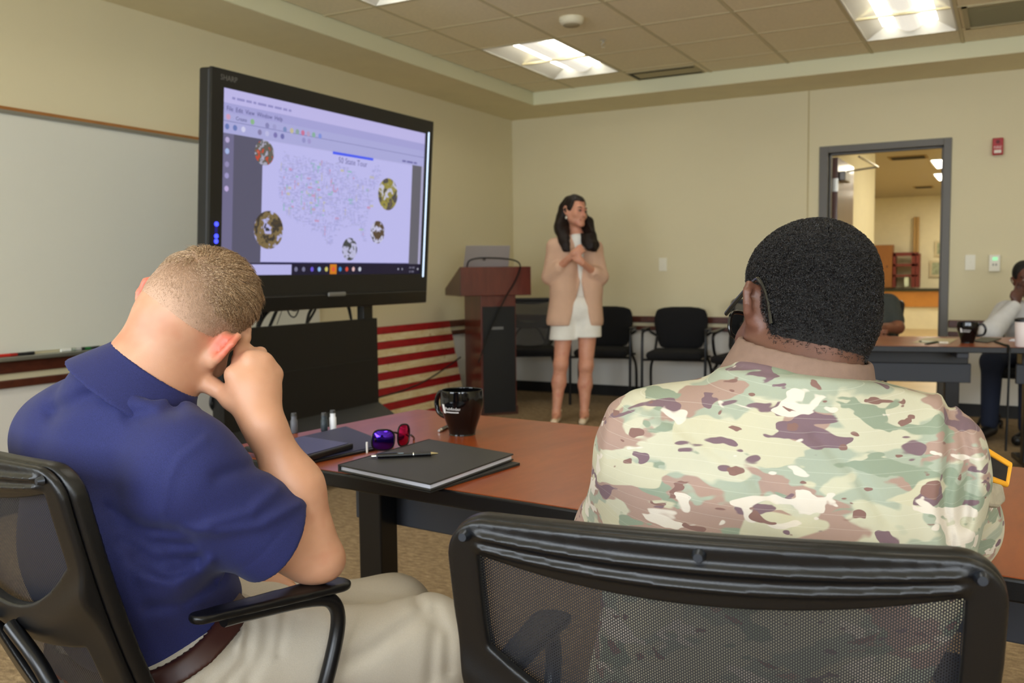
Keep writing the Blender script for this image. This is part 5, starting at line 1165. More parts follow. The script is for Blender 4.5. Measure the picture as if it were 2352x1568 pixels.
f = lie(p, g, q, 14, .3); L = (.0014+.0045*np.clip((hh+.03)/.08, 0, 1))[:, None]; strands('cropped_hair', p, [p-g*.0006, p+f*L*.5+g*L*.18, p+f*L+g*L*.16], 2, .00026, strand_mat('cropped_blond', (156, 124, 96), (184, 150, 122), (208, 176, 150), .5), hairP)
# ------------------------------------------------------------------ soldier in the camouflage jacket
fC = np.array([math.sin(hr), math.cos(hr), 0]); rC = np.array([math.cos(hr), -math.sin(hr), 0])
SM = empty('person', (SC_[0], SC_[1], 0), 'soldier in a camouflage jacket and glasses seen from behind', 'person', 'people at the meeting')
hs = Head(cp(1842, 730, 1.20), head_axes(-15, 10.5, 8), .925)
M_SK2 = skin_mat('brown_skin', (78, 48, 36), (96, 60, 45), (110, 70, 54))
B = Sdf(.02); hs.skull(B, True, 1.02, flare=.012, eh=.8)
NB2 = cp(1835, 905, 1.16)
B.add(rc(hs.P(0, -.03, -.03), NB2, .057, .060), .035); B.add(rc(hs.P(0, -.06, -.02), NB2-CF*.012, .032, .046), .04)
sl, sr = cp(1500, 1028, 1.14), cp(2098, 1052, 1.12); el_, er_ = cp(1435, 1235, 1.34), cp(2160, 1200, 1.25)
wl_, wr_ = cp(1600, 1120, 1.55), cp(2000, 1120, 1.52); pel2 = SC_-fC*.06+V(0, 0, .57)
B.add(rc(sl, el_, .05, .042), .03); B.add(rc(sr, er_, .05, .042), .03); B.add(rc(el_, wl_, .04, .028), .03); B.add(rc(er_, wr_, .04, .028), .03)
for w0, d_ in ((wl_, 1), (wr_, -1)):
    hd = nrm(CR*d_*.8+CF*.5-V(0, 0, .1)); sd = nrm(np.cross(hd, V(0, 0, 1))); m_ = [w0+hd*.085+sd*(k-1.5)*.02 for k in range(4)]
    hand_prims(B, w0, m_, [[m+hd*.035+V(0, 0, .004), m+hd*.058-V(0, 0, .01), m+hd*.07-V(0, 0, .022)] for m in m_], [w0+hd*.02+V(0, 0, .01), w0+hd*.05+sd*.045*d_, w0+hd*.085+sd*.05*d_], .009, .013)
ch2 = (sl+sr)/2*.55+pel2*.45; B.add(rc(NB2, ch2, .06, .10), .05); B.add(rc(ch2, pel2, .10, .10), .05)
kr, kl = pel2+fC*.42+rC*.14, pel2+fC*.42-rC*.14
for s_, k_ in ((1, kr), (-1, kl)): B.add(rc(pel2+rC*.09*s_, k_, .08, .058), .04); B.add(rc(k_, V(k_[0], k_[1], .1)+fC*.03, .052, .036), .03)
solid('body', B, (3.3, -7.6, .02), (4.9, -6.3, 1.36), .0046, M_SK2, SM, whole=True)
# jacket
def camo():
    t = NT('multicam_ripstop'); v0 = t.coord('UV'); v3 = t.coord('Object', (1, 1, 1))
    def pat(off, sc, det, dist, thr, soft=.006, st=(1, 1, 1)):
        m = t.node('ShaderNodeMapping'); m.inputs['Location'].default_value = off; m.inputs['Scale'].default_value = st; t.link(v3, m.inputs[0])
        f = t.noise(m.outputs[0], sc, det, .52, dist); return t.ramp(f, [(thr-soft, (0, 0, 0, 1)), (thr+soft, (1, 1, 1, 1))])
    n = t.noise(v0, 9, 2, .5); base = t.mix(n, lin((174, 171, 145)), lin((182, 176, 156)))
    c = base
    st = (1, 1, 2.1)
    c = t.mix(pat((3, 1, 0), 8.5, 2.6, .25, .505, .012, st), c, lin((146, 152, 134)))
    c = t.mix(pat((7, 4, 2), 9.0, 3.0, .25, .522, .008, st), c, lin((150, 124, 111)))
    c = t.mix(pat((1, 8, 5), 13, 2.6, .3, .592, .006, st), c, lin((126, 136, 116)))
    c = t.mix(pat((2, 6, 11), 10, 2.4, .3, .60, .008, st), c, lin((178, 172, 146)))
    c = t.mix(pat((11, 2, 9), 15, 2.4, .4, .625, .005, st), c, lin((108, 86, 92)))
    c = t.mix(pat((5, 13, 3), 14, 2.4, .4, .618, .005, st), c, lin((198, 188, 174)))
    c = t.mix(pat((15, 3, 8), 27, 1.5, .4, .665, .006, st), c, lin((118, 88, 80)))
    sep = t.node('ShaderNodeSeparateXYZ'); t.link(v0, sep.inputs[0])
    rip = t.math('GREATER_THAN', t.math('SINE', t.math('MULTIPLY', sep.outputs[1], 2*math.pi/.0125)), .992)
    ripx = t.math('GREATER_THAN', t.math('SINE', t.math('MULTIPLY', sep.outputs[0], 2*math.pi/.0125)), .99)
    c = t.mix(t.math('MULTIPLY', rip, .13), c, lin((226, 224, 210)))
    weave = t.noise(v0, 1500, 2, .6); t.set(Base_Color=c, Roughness=.9); t.bump(t.math('ADD', weave, t.math('MULTIPLY', rip, .6)), .25, .0012); return t.m
M_CAMO = camo()
J = Sdf(.06)
cx2 = nrm(CU*.93+CR*.16-CF*.14); cc2 = cp(1840, 840, 1.165)
tr = cp(1835, 968, 1.15)
J.add(rc(sl, tr, .056, .084), .05); J.add(rc(tr, sr, .084, .056), .05)
bc2 = (sl+sr)/2; J.add(ell(bc2+V(0, 0, -.10)-CF*.012, (.205, .118, .175), np.stack([nrm(sr-sl), nrm(np.cross(V(0, 0, 1), sr-sl)), V(0, 0, 1)])), .08)
J.add(rc(bc2+V(0, 0, -.14)-rC*.075, pel2+V(0, 0, .02)-rC*.05, .125, .135), .08); J.add(rc(bc2+V(0, 0, -.14)+rC*.075, pel2+V(0, 0, .02)+rC*.05, .125, .135), .08)
J.add(rc(sl, el_, .068, .066), .05); J.add(rc(sr, er_, .072, .072), .05); J.add(rc(el_, wl_-(wl_-el_)*.12, .066, .05), .04); J.add(rc(er_, wr_-(wr_-er_)*.12, .068, .05), .04)
nax = nrm(hs.P(0, -.03, -.02)-NB2); J.cut(lambda p: (p-cc2.astype(np.float32))@cx2.astype(np.float32)-.0, .008); J.cut(lambda p: pel2[2]-.12-p[:, 2], .006)
j1, j2 = snoise(13, 13), snoise(14, 34); J.d(lambda p: .0045*j1(p)+.0014*j2(p))
for pts, D, amp, sg in (([(1430, 900), (1560, 985), (1700, 1080), (1830, 1190)], [1.1, 1.04, 1.01, 1.0], -.004, .006), ([(1440, 908), (1570, 1000), (1710, 1098)], [1.1, 1.04, 1.01], .004, .01), ([(1870, 1000), (1960, 1080), (2040, 1200)], 1.0, -.004, .006), ([(1760, 950), (1840, 1010), (1890, 1030)], 1.0, .003, .012),
                       ([(2178, 905), (2182, 1050), (2168, 1160), (2185, 1265)], [1.06, 1.01, 1.01, 1.03], -.010, .006), ([(2160, 905), (2164, 1050), (2150, 1160), (2165, 1265)], [1.06, 1.01, 1.01, 1.03], .005, .012), ([(2200, 960), (2225, 1080), (2210, 1200)], [1.08, 1.06, 1.08], -.007, .008), ([(2240, 1000), (2262, 1100), (2235, 1230)], [1.1, 1.09, 1.12], .005, .01),
                       ([(1390, 910), (1378, 1000), (1365, 1100)], [1.1, 1.08, 1.09], -.004, .005), ([(1400, 900), (1388, 1000), (1376, 1100)], [1.1, 1.08, 1.08], .003, .009), ([(1640, 835), (1760, 856), (1860, 860), (1990, 862), (2140, 900)], [1.1, 1.06, 1.05, 1.05, 1.08], -.003, .0035), ([(1650, 846), (1760, 866), (1860, 872), (1990, 874), (2130, 908)], [1.09, 1.05, 1.04, 1.05, 1.07], .003, .006), ([(1600, 1150), (1700, 1170), (1850, 1240)], 1.0, .004, .014)):
    J.fold(pts, amp, sg, 1.2)
jk = solid('camouflage_jacket', J, (3.35, -7.7, .42), (4.95, -6.3, 1.2), .0040, M_CAMO, SM, whole=True)
def planar_uv(o, a, b):
    me = o.data; n = len(me.vertices); co = np.zeros(n*3, np.float32); me.vertices.foreach_get('co', co); co = co.reshape(-1, 3)
    uv = np.stack([co@np.array(a, np.float32), co@np.array(b, np.float32)], 1); L = np.zeros(len(me.loops), np.int32); me.loops.foreach_get('vertex_index', L)
    me.uv_layers.new(name='UVMap').data.foreach_set('uv', uv[L].ravel())
planar_uv(jk, nrm(CR+CF*.45), nrm(V(0, 0, 1)-CF*.25))
M_COL = mat('tan_collar_cloth', (122, 98, 84), .9, var=.14, vscale=30, bump=.2, bscale=900)
def collar2(p):
    q = p-cc2.astype(np.float32); h = q@cx2.astype(np.float32); rv = q-h[:, None]*cx2.astype(np.float32); rr = np.linalg.norm(rv, axis=1)
    rad = .076+np.clip(.03-h, 0, .08)*.35; return smax(np.abs(rr-rad)-.0038, np.maximum(h-.022, -h-.045), .005)
cl = solid('collar', collar2, cc2-.16, cc2+.16, .003, M_COL, jk)
TR = Sdf(.05); TR.add(rc(pel2-rC*.06+V(0, 0, -.04), pel2+rC*.06+V(0, 0, -.04), .13), .04)
for s_, k_ in ((1, kr), (-1, kl)): TR.add(rc(pel2+rC*.09*s_+V(0, 0, -.02), k_, .095, .08), .05); TR.add(rc(k_, V(k_[0], k_[1], .14)+fC*.03, .075, .06), .04)
tro = solid('camouflage_trousers', TR, (3.3, -7.7, .08), (4.9, -6.2, .75), .008, M_CAMO, SM); planar_uv(tro, nrm(CR+CF*.45), nrm(V(0, 0, 1)-CF*.25))
for k_ in (kr, kl):
    S_ = Sdf(.02); a = V(k_[0], k_[1], .1)+fC*.03; S_.add(rc(a+V(0, 0, .05), a-V(0, 0, .04), .05, .046), .02); S_.add(rc(a+V(0, 0, -.05), a+fC*.18-V(0, 0, .06), .044, .038), .02); S_.cut(lambda p: -p[:, 2]+.002, .006); solid('boot', S_, a-.3, a+.3, .008, mat('coyote_boot', (128, 98, 66), .7), SM)
# sleeve patch, pocket flap
pq = [cp(2255, 1028, 1.075), cp(2318, 1066, 1.12), cp(2310, 1112, 1.12), cp(2252, 1090, 1.075)]; pn = nrm(np.cross(pq[1]-pq[0], pq[3]-pq[0]))*.004
G().prism(pq, pn).build('sleeve_patch', mat('black_patch_cloth', (26, 24, 22), .9), jk)
G().tube(pq+[pq[0]], .0038, 8).build('patch_border', mat('gold_embroidery', (226, 158, 34), .7), jk, smooth=True)
fq = [cp(2250, 1098, 1.07), cp(2306, 1112, 1.10), cp(2314, 1150, 1.10), cp(2296, 1166, 1.09), cp(2248, 1160, 1.06)]
G().prism(fq, nrm(np.cross(fq[1]-fq[0], fq[4]-fq[0]))*.012).build('pocket_flap', mat('olive_flap', (150, 140, 118), .9, var=.2, vscale=40, bump=.3, bscale=400), jk, bevel=.004)
# tight black hair
def fade_black():
    t = NT('black_coiled_hair'); g = t.node('ShaderNodeNewGeometry'); vm = t.node('ShaderNodeVectorMath', operation='SUBTRACT'); t.link(g.outputs['Position'], vm.inputs[0]); vm.inputs[1].default_value = tuple(hs.c)
    dt = t.node('ShaderNodeVectorMath', operation='DOT_PRODUCT'); t.link(vm.outputs[0], dt.inputs[0]); dt.inputs[1].default_value = tuple(hs.u); v = t.coord('Object'); n = t.noise(v, 120, 4, .7); f = t.noise(v, 500, 3, .7)
    mr = t.node('ShaderNodeMapRange'); mr.inputs['From Min'].default_value = -.105; mr.inputs['From Max'].default_value = -.035; t.link(t.math('ADD', dt.outputs['Value'], t.math('MULTIPLY', t.math('SUBTRACT', n, .5), .05)), mr.inputs['Value'])
    c = t.ramp(mr.outputs[0], [(0, lin((104, 66, 50))), (.35, lin((46, 32, 28))), (.7, lin((14, 12, 12)))]); c = t.mix(t.ramp(f, [(.55, (0, 0, 0, 1)), (.75, (.4, .4, .4, 1))]), c, lin((44, 36, 35)))
    t.set(Base_Color=c, Roughness=.5); t.bump(f, .9, .004); return t.m
M_AFRO = fade_black()
SK2 = Sdf(.02); hs.skull(SK2, False); SK2.ops = SK2.ops[:2]; SK2.add(rc(hs.P(0, -.03, -.03), NB2, .057, .060), .035); SK2.add(rc(hs.P(0, -.06, -.02), NB2-CF*.012, .032, .046), .04); a1, a2 = snoise(21, 260, 10), snoise(22, 700, 10)
def afro(p, disp=True):
    q = hs.inv(p); line = -.104+.035*np.clip((q[:, 1]+.065)/.03, 0, 1)+.12*np.clip((q[:, 1]+.015)/.085, 0, 1)**1.4+.055*np.clip((np.abs(q[:, 0])-.042)/.02, 0, 1)*np.clip((q[:, 1]+.058)/.03, 0, 1)
    d = SK2(p)-(.001+.006*np.clip((q[:, 2]+.075)/.06, 0, 1)+.006*np.clip((q[:, 2]-.03)/.06, 0, 1))
    if disp: d = d+(.0011*a1(p)+.0007*a2(p))*np.clip((q[:, 2]+.07)/.04, 0.1, 1)
    return smax(d, line-q[:, 2], .008)
hr2 = solid('hair', afro, hs.c-.2, hs.c+.2, .0023, M_AFRO, SM, relax=0)
hc2 = hs.P(0, -.01, .03); p, g = surf_points(lambda p: afro(p, False), hc2, 42000, 31); q = hs.inv(p.astype(np.float32)); keep = (q[:, 2] > -.085) & (np.random.RandomState(8).rand(len(p)) < np.clip((q[:, 2]+.08)/.05, .1, 1)); p, g, q = p[keep], g[keep], q[keep]
rs = np.random.RandomState(9); d0 = rs.normal(size=p.shape); d0 -= g*(d0*g).sum(1)[:, None]; d0 /= np.linalg.norm(d0, axis=1)[:, None]; d1 = np.cross(g, d0); L = rs.uniform(.0015, .0042, (len(p), 1))
pts = [p-g*.001, p+d0*L*.6+g*L*.7, p+d1*L*.7+g*L*1.1, p-d0*L*.5+g*L*1.0]
strands('hair_strands', p, pts, 3, .00045, strand_mat('black_hair_strand', (8, 7, 7), (16, 13, 13), (40, 33, 32), .3), hr2)  # lightest strand tone paints in the speckled highlights
# glasses
M_GLS = mat('black_acetate', (16, 16, 16), .2, coat=.4)
gr = empty('eyeglasses', hs.P(0, .08, 0), parent=None, label='black framed glasses worn by the soldier, left arm hooked over his ear', cat='glasses')
def HP(x, y, z): return hs.P(x, y, z)
for s_ in (-1, 1):
    G().tube(spline([HP(s_*.066, .098, .010), HP(s_*.073, .06, .020), HP(s_*.081, .0, .036), HP(s_*.084, -.022, .032), HP(s_*.081, -.040, .004), HP(s_*.077, -.050, -.032)], 6), [.0036]*31 if False else .0036, 8, flat=.75).build('temple_arm', M_GLS, gr, smooth=True)
    ring = []
    for i in range(24):
        a = 2*math.pi*i/24; ca, sa = math.cos(a), math.sin(a); e = (abs(ca)**3.5+abs(sa)**3.5)**(-1/3.5); ring.append(HP(s_*.036+.026*ca*e, .106-.016*abs(s_*.036+.026*ca*e)/.07, -.004+.020*sa*e))
    G().tube(ring, .0028, 8, closed=True).build('rim', M_GLS, gr, smooth=True)
    g = G(); g.quad(*ring); g.build('lens', mat('clear_lens', (235, 240, 240), .02, trans=1.0, ior=1.05), gr)
G().tube(spline([HP(-.011, .106, .002), HP(0, .112, .005), HP(.011, .106, .002)], 4), .0028, 8).build('bridge', M_GLS, gr, smooth=True)
# ------------------------------------------------------------------ presenter
WD = float((onz(1315, 968, 0)-CAM)@CF)
def wp_(x, y, d=0): return cp(x, y, WD+d)
WM = empty('person', onz(1312, 968, 0)*[1, 1, 0], 'woman presenter in a pale pink blazer and white shorts, hands clasped', 'person', 'people at the meeting')
toCam = -CF; hw = Head(wp_(1321, 486, 0), head_axes(-37, -3, 4, f=toCam, r=-CR, u=V(0, 0, 1)), 1.03)
M_SK3 = skin_mat('presenter_skin', (206, 146, 118), (216, 158, 130), (200, 128, 106))
B = Sdf(.02); hw.skull(B, True, 1.0, True)
WN = wp_(1326, 545, .03); B.add(rc(hw.P(0, -.02, -.05), WN, .042, .05), .03)
wsL, wsR = wp_(1275, 566, .0), wp_(1367, 570, .10)            # her right shoulder shows left in the picture
eL_, eR_ = wp_(1262, 636, .02), wp_(1380, 636, .02); hL, hR = wp_(1318, 582, -.16), wp_(1338, 604, -.16)
hipc = wp_(1322, 712, .06)
B.add(rc(wsL, eL_, .042, .036), .02); B.add(rc(eL_, hL, .036, .024), .02); B.add(rc(wsR, eR_, .042, .036), .02); B.add(rc(eR_, hR, .036, .024), .02)
for w0, dr, dn in ((hL, CR*.75+CU*.45, -CF), (hR, -CR*.6+CU*.55, -CF)):
    hd = nrm(dr); sd = nrm(np.cross(hd, dn)); m_ = [w0+hd*.055+sd*(k-1.5)*.017-CF*.01 for k in range(4)]
    hand_prims(B, w0, m_, [[m+hd*.025-dn*.012, m+hd*.022-dn*.032, m+hd*.004-dn*.036] for m in m_], [w0+hd*.015, w0+hd*.04+CU*.028, w0+hd*.06+CU*.03], .008, .0115)
B.add(rc(WN, hipc+CF*.03, .05, .055), .04); B.add(ell(hipc, (.13, .09, .10)), .04)
kL, kR = wp_(1288, 836, .0), wp_(1346, 840, .0); aL, aR = wp_(1278, 945, .0), wp_(1342, 950, .0)
hpL, hpR = wp_(1298, 735, .05), wp_(1350, 735, .05)
for h_, k_, a_ in ((hpL, kL, aL), (hpR, kR, aR)):
    B.add(rc(h_, k_, .082, .054), .04); B.add(rc(k_, k_*.62+a_*.38+CF*.02, .052, .054), .03); B.add(rc(k_*.62+a_*.38+CF*.02, a_, .053, .031), .03); B.add(ell(k_-CF*.012, (.05, .05, .05)), .02)
    B.add(rc(a_, V(a_[0], a_[1], .035)-CF*.0*1, .031, .03), .02); t_ = V(a_[0], a_[1], .03)+nrm((-CF*.8-CR*.15)*[1, 1, 0])*.13; B.add(rc(V(a_[0], a_[1], .05), t_, .034, .022), .02)
lo, hi = np.minimum(aL, wsL)-.45, np.maximum(aR, wsR)+.45; lo[2] = 0; hi[2] = 1.86
solid('body', B, lo, hi, .0068, M_SK3, WM)
def place_patch(name, c, r, m, parent): return solid(name, hw.E(c, r), hw.P(*c)-.05, hw.P(*c)+.05, .0022, m, parent)
for q in (-1, 1):
    place_patch('eye', (q*.031, .089, -.002), (.0105, .007, .0045), mat('eye_white', (150, 136, 126), .4), WM)
    place_patch('iris', (q*.031, .0955, -.002), (.0062, .004, .0048), mat('iris_brown', (30, 20, 16), .3), WM)
    e = solid('eyelash', Sdf(.003).add(hw.C((q*.018, .096, .005), (q*.045, .09, .005), .0028, .002)), hw.P(q*.03, .09, .005)-.05, hw.P(q*.03, .09, .005)+.05, .002, mat('lash_dark', (32, 22, 18), .6), WM)
    solid('eyebrow', Sdf(.003).add(hw.C((q*.015, .0915, .022), (q*.032, .09, .028), .0038)).add(hw.C((q*.032, .09, .028), (q*.05, .079, .023), .0038, .002)), hw.P(q*.03, .085, .02)-.06, hw.P(q*.03, .085, .02)+.06, .0025, mat('brow_brown', (58, 38, 28), .7), WM)
solid('lips', Sdf(.004).add(hw.C((-.02, .088, -.0665), (.02, .088, -.0665), .0068)), hw.P(0, .088, -.067)-.05, hw.P(0, .088, -.067)+.05, .0022, mat('lip_rose', (176, 88, 80), .45), WM)
eo = hw.P(.082, -.002, -.045); g = G(); g.cyl(eo, eo-V(0, 0, .02), .007, seg=10); g.build('earring', mat('pearl', (236, 226, 206), .3), WM, smooth=True)
# long dark hair: cap plus two falls over the shoulders
hcap = Sdf(.02); hcap.add(hw.E((0, -.018, .046), (.086, .104, .087)), .02); hcap.add(hw.E((0, -.05, -.0), (.08, .07, .10)), .04)
def fl(a, b, ra, rb, k=.03): hcap.add(rc(a, b, ra, rb), k)
for pts in ([(1294, 478, .02), (1284, 520, -.01), (1292, 552, -.06), (1297, 572, -.09)], [(1290, 500, .04), (1286, 530, .0), (1300, 560, -.08), (1304, 575, -.1)], [(1350, 510, .04), (1358, 540, -.02), (1368, 562, -.06), (1366, 576, -.08)], [(1302, 480, .04), (1296, 520, .02), (1304, 545, -.06)], [(1345, 515, .03), (1350, 540, -.05), (1358, 560, -.09), (1360, 568, -.1)], [(1338, 525, .04), (1346, 555, -.06), (1352, 570, -.1)], [(1310, 480, .09), (1300, 530, .10), (1330, 550, .1)]):
    rr = np.linspace(.040, .018, len(pts)); P_ = [wp_(*q) for q in pts]
    for a, b, ra, rb in zip(P_, P_[1:], rr, rr[1:]): fl(a, b, ra, rb)
fl(hw.P(-.070, -.035, .03), wp_(1349, 512, .05), .034, .036); fl(wp_(1349, 512, .05), wp_(1352, 535, -.02), .036, .034)
def faceclear(p):
    q = hw.inv(p); return -np.maximum(np.abs(q[:, 0])-(.067-.25*np.clip(q[:, 2]-.02, 0, .1)), np.maximum(-(q[:, 1]-.012), np.maximum(q[:, 2]-.078, -q[:, 2]-.16)))
hcap.cut(faceclear, .012); w_n = snoise(41, 140); hcap.d(lambda p: .003*w_n(p*np.array([1, 1, .18], np.float32)))
t = NT('dark_brown_hair'); v = t.coord('Object', (1, 1, .12)); n = t.noise(v, 160, 3, .6); t.set(Base_Color=t.ramp(n, [(.35, lin((18, 12, 10))), (.7, lin((40, 27, 22)))]), Roughness=.5, Specular_IOR_Level=.25); t.bump(n, .6, .004); M_HB = t.m
solid('hair', hcap, hw.c-.32, hw.c+.3, .0045, M_HB, WM, whole=True)
# white top, shorts, blazer
tp_ = Sdf(.03); tp_.add(rc(wp_(1326, 552, .02), wp_(1328, 640, .06), .070, .068), .04); tp_.add(rc(wp_(1328, 640, .06), wp_(1326, 700, .07), .068, .09), .04); tp_.cut(lambda p: p[:, 2]-wp_(1326, 536)[2], .006)
M_WHT = mat('white_cotton', (236, 234, 226), .85, var=.03, vscale=20)
solid('white_top', tp_, lo, hi, .007, M_WHT, WM)
sh = Sdf(.03); sh.add(ell(wp_(1322, 712, .06), (.165, .125, .13)), .04)
zl_, zr2 = wp_(1290, 780)[2], wp_(1350, 774)[2]
for h_, z_, k_ in ((hpL, zl_, kL), (hpR, zr2, kR)):
    e_ = h_+(k_-h_)*((h_[2]-z_)/(h_[2]-k_[2])); sh.add(rc(h_+V(0, 0, .02), e_-V(0, 0, .02), .106, .113), .025)
sh.cut(lambda p: np.where((p-((hpL+hpR)/2).astype(np.float32))@CR.astype(np.float32) < 0, zl_, zr2)-p[:, 2], .005); sh.cut(lambda p: p[:, 2]-wp_(1325, 655)[2], .01); sh.crease([wp_(1328, 700, -.08), wp_(1327, 780, -.08)], -.012, .012)
zc_ = .5*(zl_+zr2)+.045; sh.crease([wp_(1262, 768, -.05), wp_(1290, 772, -.13), wp_(1322, 772, -.09), wp_(1350, 767, -.13), wp_(1386, 762, -.05)], -.003, .006)
solid('shorts', sh, lo, hi, .006, M_WHT, WM)
bz = Sdf(.03); M_BLZ = mat('pale_pink_crepe', (214, 176, 150), .85, var=.04, vscale=14, bump=.15, bscale=500)
bz.add(rc(wsL, wp_(1322, 553, .03), .060, .06), .04); bz.add(rc(wsR, wp_(1330, 553, .05), .058, .06), .04)
bz.add(rc(wp_(1300, 585, .03), wp_(1296, 665, .03), .105, .105), .05); bz.add(rc(wp_(1350, 585, .06), wp_(1352, 665, .05), .095, .10), .05)
bz.add(rc(wp_(1296, 665, .03), wp_(1294, 735, .04), .105, .135), .05); bz.add(rc(wp_(1352, 665, .05), wp_(1350, 735, .05), .10, .125), .05)
bz.add(rc(wsL, eL_, .062, .058), .03); bz.add(rc(wsR, eR_, .058, .055), .03); bz.add(rc(eL_, eL_+(hL-eL_)*.38, .06, .055), .025); bz.add(rc(eR_, eR_+(hR-eR_)*.34, .056, .052), .025)
fo = Sdf(0); 
def blz_open(p):                                            # front opening: narrow at the bust, widening to the hem
    z = p[:, 2]; x = (p-wp_(1331, 640).astype(np.float32))@CR.astype(np.float32); y = (p-wp_(1331, 640).astype(np.float32))@CF.astype(np.float32)
    ztop, zmid, zbot = wp_(0, 545)[2], wp_(0, 660)[2], wp_(0, 762)[2]; t = np.clip((zmid-z)/(zmid-zbot), 0, 1.1); u = np.clip((z-zmid)/(ztop-zmid), 0, 1)
    xl, xr = .004-.088*t-.05*u, .014+.07*t+.03*u; return np.maximum(np.maximum(xl-x, x-xr), y-.05)
bz.sub(blz_open, .006)
zhem = wp_(0, 762)[2]; bz.cut(lambda p: zhem-.0-p[:, 2]-.02*((p-wp_(1322, 752).astype(np.float32))@CR.astype(np.float32)), .005); bz.cut(lambda p: p[:, 2]-wp_(0, 533)[2], .02)
b1 = snoise(51, 26); bz.d(lambda p: .003*b1(p*np.array([1, 1, .5], np.float32)))
bz.crease([wp_(1283, 600, -.1), wp_(1284, 640, -.1), wp_(1276, 700, -.12)], -.010, .010); bz.crease([wp_(1372, 605, -.05), wp_(1368, 640, -.08), wp_(1366, 700, -.1)], -.008, .010); bz.crease([wp_(1310, 560, -.1), wp_(1316, 620, -.13), wp_(1308, 690, -.14)], .004, .008)
solid('blazer', bz, lo, hi, .006, M_BLZ, WM)
for a_ in (aL, aR):
    S_ = Sdf(.01); d_ = nrm((-CF*.8-CR*.15)*[1, 1, 0]); a0 = V(a_[0], a_[1], 0); S_.add(rc(a0+V(0, 0, .03)-d_*.03, a0+d_*.15+V(0, 0, .018), .034, .028), .02); S_.cut(lambda p: -p[:, 2]+.001, .004); S_.cut(lambda p: p[:, 2]-.05, .006); S_.add(rc(a0-d_*.035+V(0, 0, .085)-CR*.03, a0-d_*.03+V(0, 0, .085)+CR*.03, .012), .012)
    S_.add(rc(a0-d_*.04+V(0, 0, .03), a0-d_*.04+V(0, 0, .085), .016), .015); solid('shoe', S_, a0-.3, a0+.35, .006, mat('cream_leather_shoe', (226, 206, 176), .6), WM)

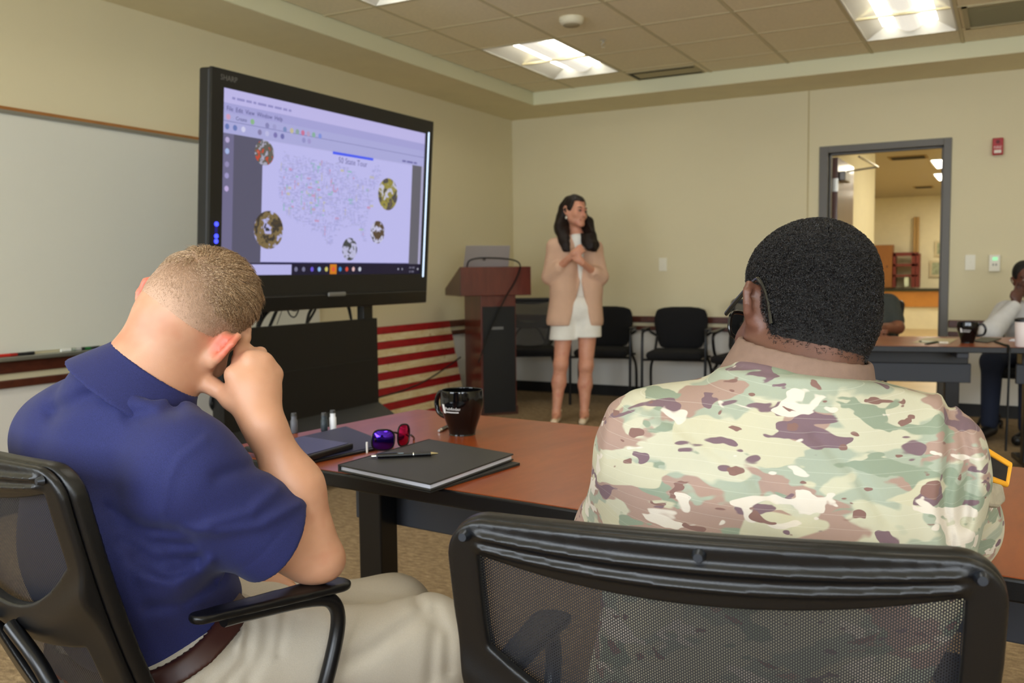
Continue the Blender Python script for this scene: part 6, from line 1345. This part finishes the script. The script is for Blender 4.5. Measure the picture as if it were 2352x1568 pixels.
# ------------------------------------------------------------------ seated people across the room
def seated(label, c, heading, skin, shirt_m, hairm, head_ax, head_c, arms, trouser_m, sleeve, bald=.010, face=True, lap=True):
    """c: floor point under the pelvis; arms: [(shoulder, elbow, wrist, finger direction)]"""
    a = math.radians(heading); f = V(math.sin(a), math.cos(a), 0); r_ = V(math.cos(a), -math.sin(a), 0); root = empty('person', (c[0], c[1], 0), label, 'person', 'people at the meeting')
    h = Head(head_c, head_ax, 1.0); S = Sdf(.02); h.skull(S, face); pv = V(c[0], c[1], .56); shs = [q[0] for q in arms]; nb = (shs[0]+shs[1])/2+V(0, 0, .045)
    S.add(rc(h.P(0, -.02, -.04), nb, .052, .06), .03); ch_ = (shs[0]+shs[1])/2-V(0, 0, .15); S.add(rc(nb, ch_, .06, .12), .05); S.add(rc(ch_, pv, .12, .12), .05)
    for s0, e0, w0, fd in arms:
        S.add(rc(s0, e0, .05, .042), .03); S.add(rc(e0, w0, .042, .028), .03); fd = nrm(fd); sd = nrm(np.cross(fd, CF)); m_ = [w0+fd*.08+sd*(k-1.5)*.019 for k in range(4)]
        hand_prims(S, w0, m_, [[m+fd*.038, m+fd*.062-CF*.008, m+fd*.08-CF*.012] for m in m_], [w0+fd*.02, w0+fd*.05+sd*.04, w0+fd*.08+sd*.045], .009, .0125)
    ks = [pv+f*.43+r_*q*.12-V(0, 0, .03) for q in (-1, 1)]
    for q, k_ in zip((-1, 1), ks): S.add(rc(pv+r_*q*.09, k_, .075, .055), .04); S.add(rc(k_, V(k_[0], k_[1], .08)+f*.02, .05, .035), .03)
    lo_, hi_ = V(c[0]-.75, c[1]-.85, .02), V(c[0]+.75, c[1]+.6, 1.5); solid('body', S, lo_, hi_, .0085, skin, root)
    T_ = Sdf(.05); T_.add(rc(shs[0], nb-V(0, 0, .04), .07, .075), .05); T_.add(rc(nb-V(0, 0, .04), shs[1], .075, .07), .05); T_.add(rc(ch_+r_*.05, pv+r_*.04, .145, .15), .06); T_.add(rc(ch_-r_*.05, pv-r_*.04, .145, .15), .06)
    for s0, e0, w0, fd in arms:
        if sleeve < 1: e1 = s0+(e0-s0)*.72; T_.add(rc(s0, e1, .068, .064), .04)
        else: T_.add(rc(s0, e0, .07, .068), .04); T_.add(rc(e0, e0+(w0-e0)*.9, .066, .048), .04)
    T_.cut(lambda p: pv[2]-.06-p[:, 2], .006); n_ = snoise(61, 30); T_.d(lambda p: .006*n_(p)); solid('shirt', T_, lo_, hi_, .008, shirt_m, root)
    Q_ = Sdf(.05); Q_.add(rc(pv-r_*.06-V(0, 0, .04), pv+r_*.06-V(0, 0, .04), .135), .04)
    for q, k_ in zip((-1, 1), ks): Q_.add(rc(pv+r_*q*.09, k_, .09, .072), .05); Q_.add(rc(k_, V(k_[0], k_[1], .11)+f*.02, .07, .055), .04)
    solid('trousers', Q_, lo_, hi_, .010, trouser_m, root)
    for k_ in ks:
        S_ = Sdf(.02); b_ = V(k_[0], k_[1], .06)+f*.02; S_.add(rc(b_-f*.03, b_+f*.17-V(0, 0, .02), .044, .036), .02); S_.cut(lambda p: -p[:, 2]+.002, .004); solid('shoe', S_, b_-.28, b_+.28, .009, mat('black_leather_shoe', (16, 15, 15), .4), root)
    HS = Sdf(.02); h.skull(HS, False); HS.ops = HS.ops[:2]
    def hf(p): q = h.inv(p); return smax(HS(p)-bald*np.clip((q[:, 2]+.03)/.05, .1, 1), (-.045+.14*np.clip((q[:, 1]+.01)/.09, 0, 1)**1.3)-q[:, 2], .008)
    solid('hair', hf, h.c-.2, h.c+.2, .006, hairm, root)
    if face:
        for q in (-1, 1): solid('eye', h.E((q*.031, .089, -.003), (.012, .008, .006)), h.P(q*.031, .089, 0)-.04, h.P(q*.031, .089, 0)+.04, .003, mat('eye_white', (196, 186, 178), .3), root); solid('eyebrow', Sdf(.003).add(h.C((q*.015, .090, .02), (q*.048, .08, .022), .004)), h.P(q*.03, .085, .02)-.05, h.P(q*.03, .085, .02)+.05, .003, mat('brow_black', (22, 18, 16), .7), root)
        solid('lips', Sdf(.004).add(h.C((-.02, .088, -.067), (.02, .088, -.067), .008)), h.P(0, .088, -.067)-.05, h.P(0, .088, -.067)+.05, .003, mat('lip_dark', (118, 62, 54), .5), root)
    return root, pv
M_BH = mat('short_black_hair', (18, 16, 16), .6, bump=.6, bscale=400)
M_JEAN = mat('dark_denim', (28, 36, 56), .9, var=.2, vscale=300)
fc_ = dict(f=-CF, r=-CR, u=V(0, 0, 1))
D3 = 6.75
seated('person in a dark grey tee behind the soldier head, forearm on the far table', V(*(cp(2005, 700, D3+.15)[:2]), 0), 188, skin_mat('tan_brown_skin', (120, 74, 52), (140, 88, 62), (110, 66, 48)), mat('charcoal_tee', (58, 62, 58), .9, var=.08, vscale=60), M_BH,
       head_axes(15, 0, 6, **fc_), cp(1965, 600, D3), [(cp(1935, 705, D3+.02), cp(1910, 772, D3-.12), cp(1985, 768, D3-.42), CR), (cp(2042, 698, D3), cp(2062, 752, D3-.18), cp(1995, 754, D3-.38), -CR)], M_JEAN, .6)
g = G(); bp = cp(2006, 722, D3-.14); g.obox(bp-CR*.022, CR, CU, -CF, .045, .05, .004); b_ = g.build('name_badge', mat('white_card', (230, 232, 232), .5)); tag(b_, 'white name badge on the dark grey tee', 'badge')
D4 = 6.35
seated('person in a white shirt at the right edge resting his cheek on his hand', V(*(cp(2380, 720, D4+.1)[:2]), 0), 200, skin_mat('deep_brown_skin', (74, 44, 32), (92, 54, 40), (108, 64, 48)), mat('white_linen_shirt', (206, 206, 206), .85, var=.06, vscale=16), M_BH,
       head_axes(20, 12, 2, **fc_), cp(2358, 640, D4+.02), [(cp(2310, 715, D4+.1), cp(2275, 762, D4-.18), cp(2332, 700, D4-.08), CR*.25+CU), (cp(2455, 715, D4+.06), cp(2480, 768, D4-.15), cp(2400, 768, D4-.3), -CR)], M_JEAN, 1)
c = copy_tree(chair_s); q = cp(1950, 700, D3+.15); place(c, (q[0], q[1]+.06, 0), 200, 'black mesh-back chair hidden behind the soldier under the person in grey tee', 'chair', 'black mesh-back armchairs')
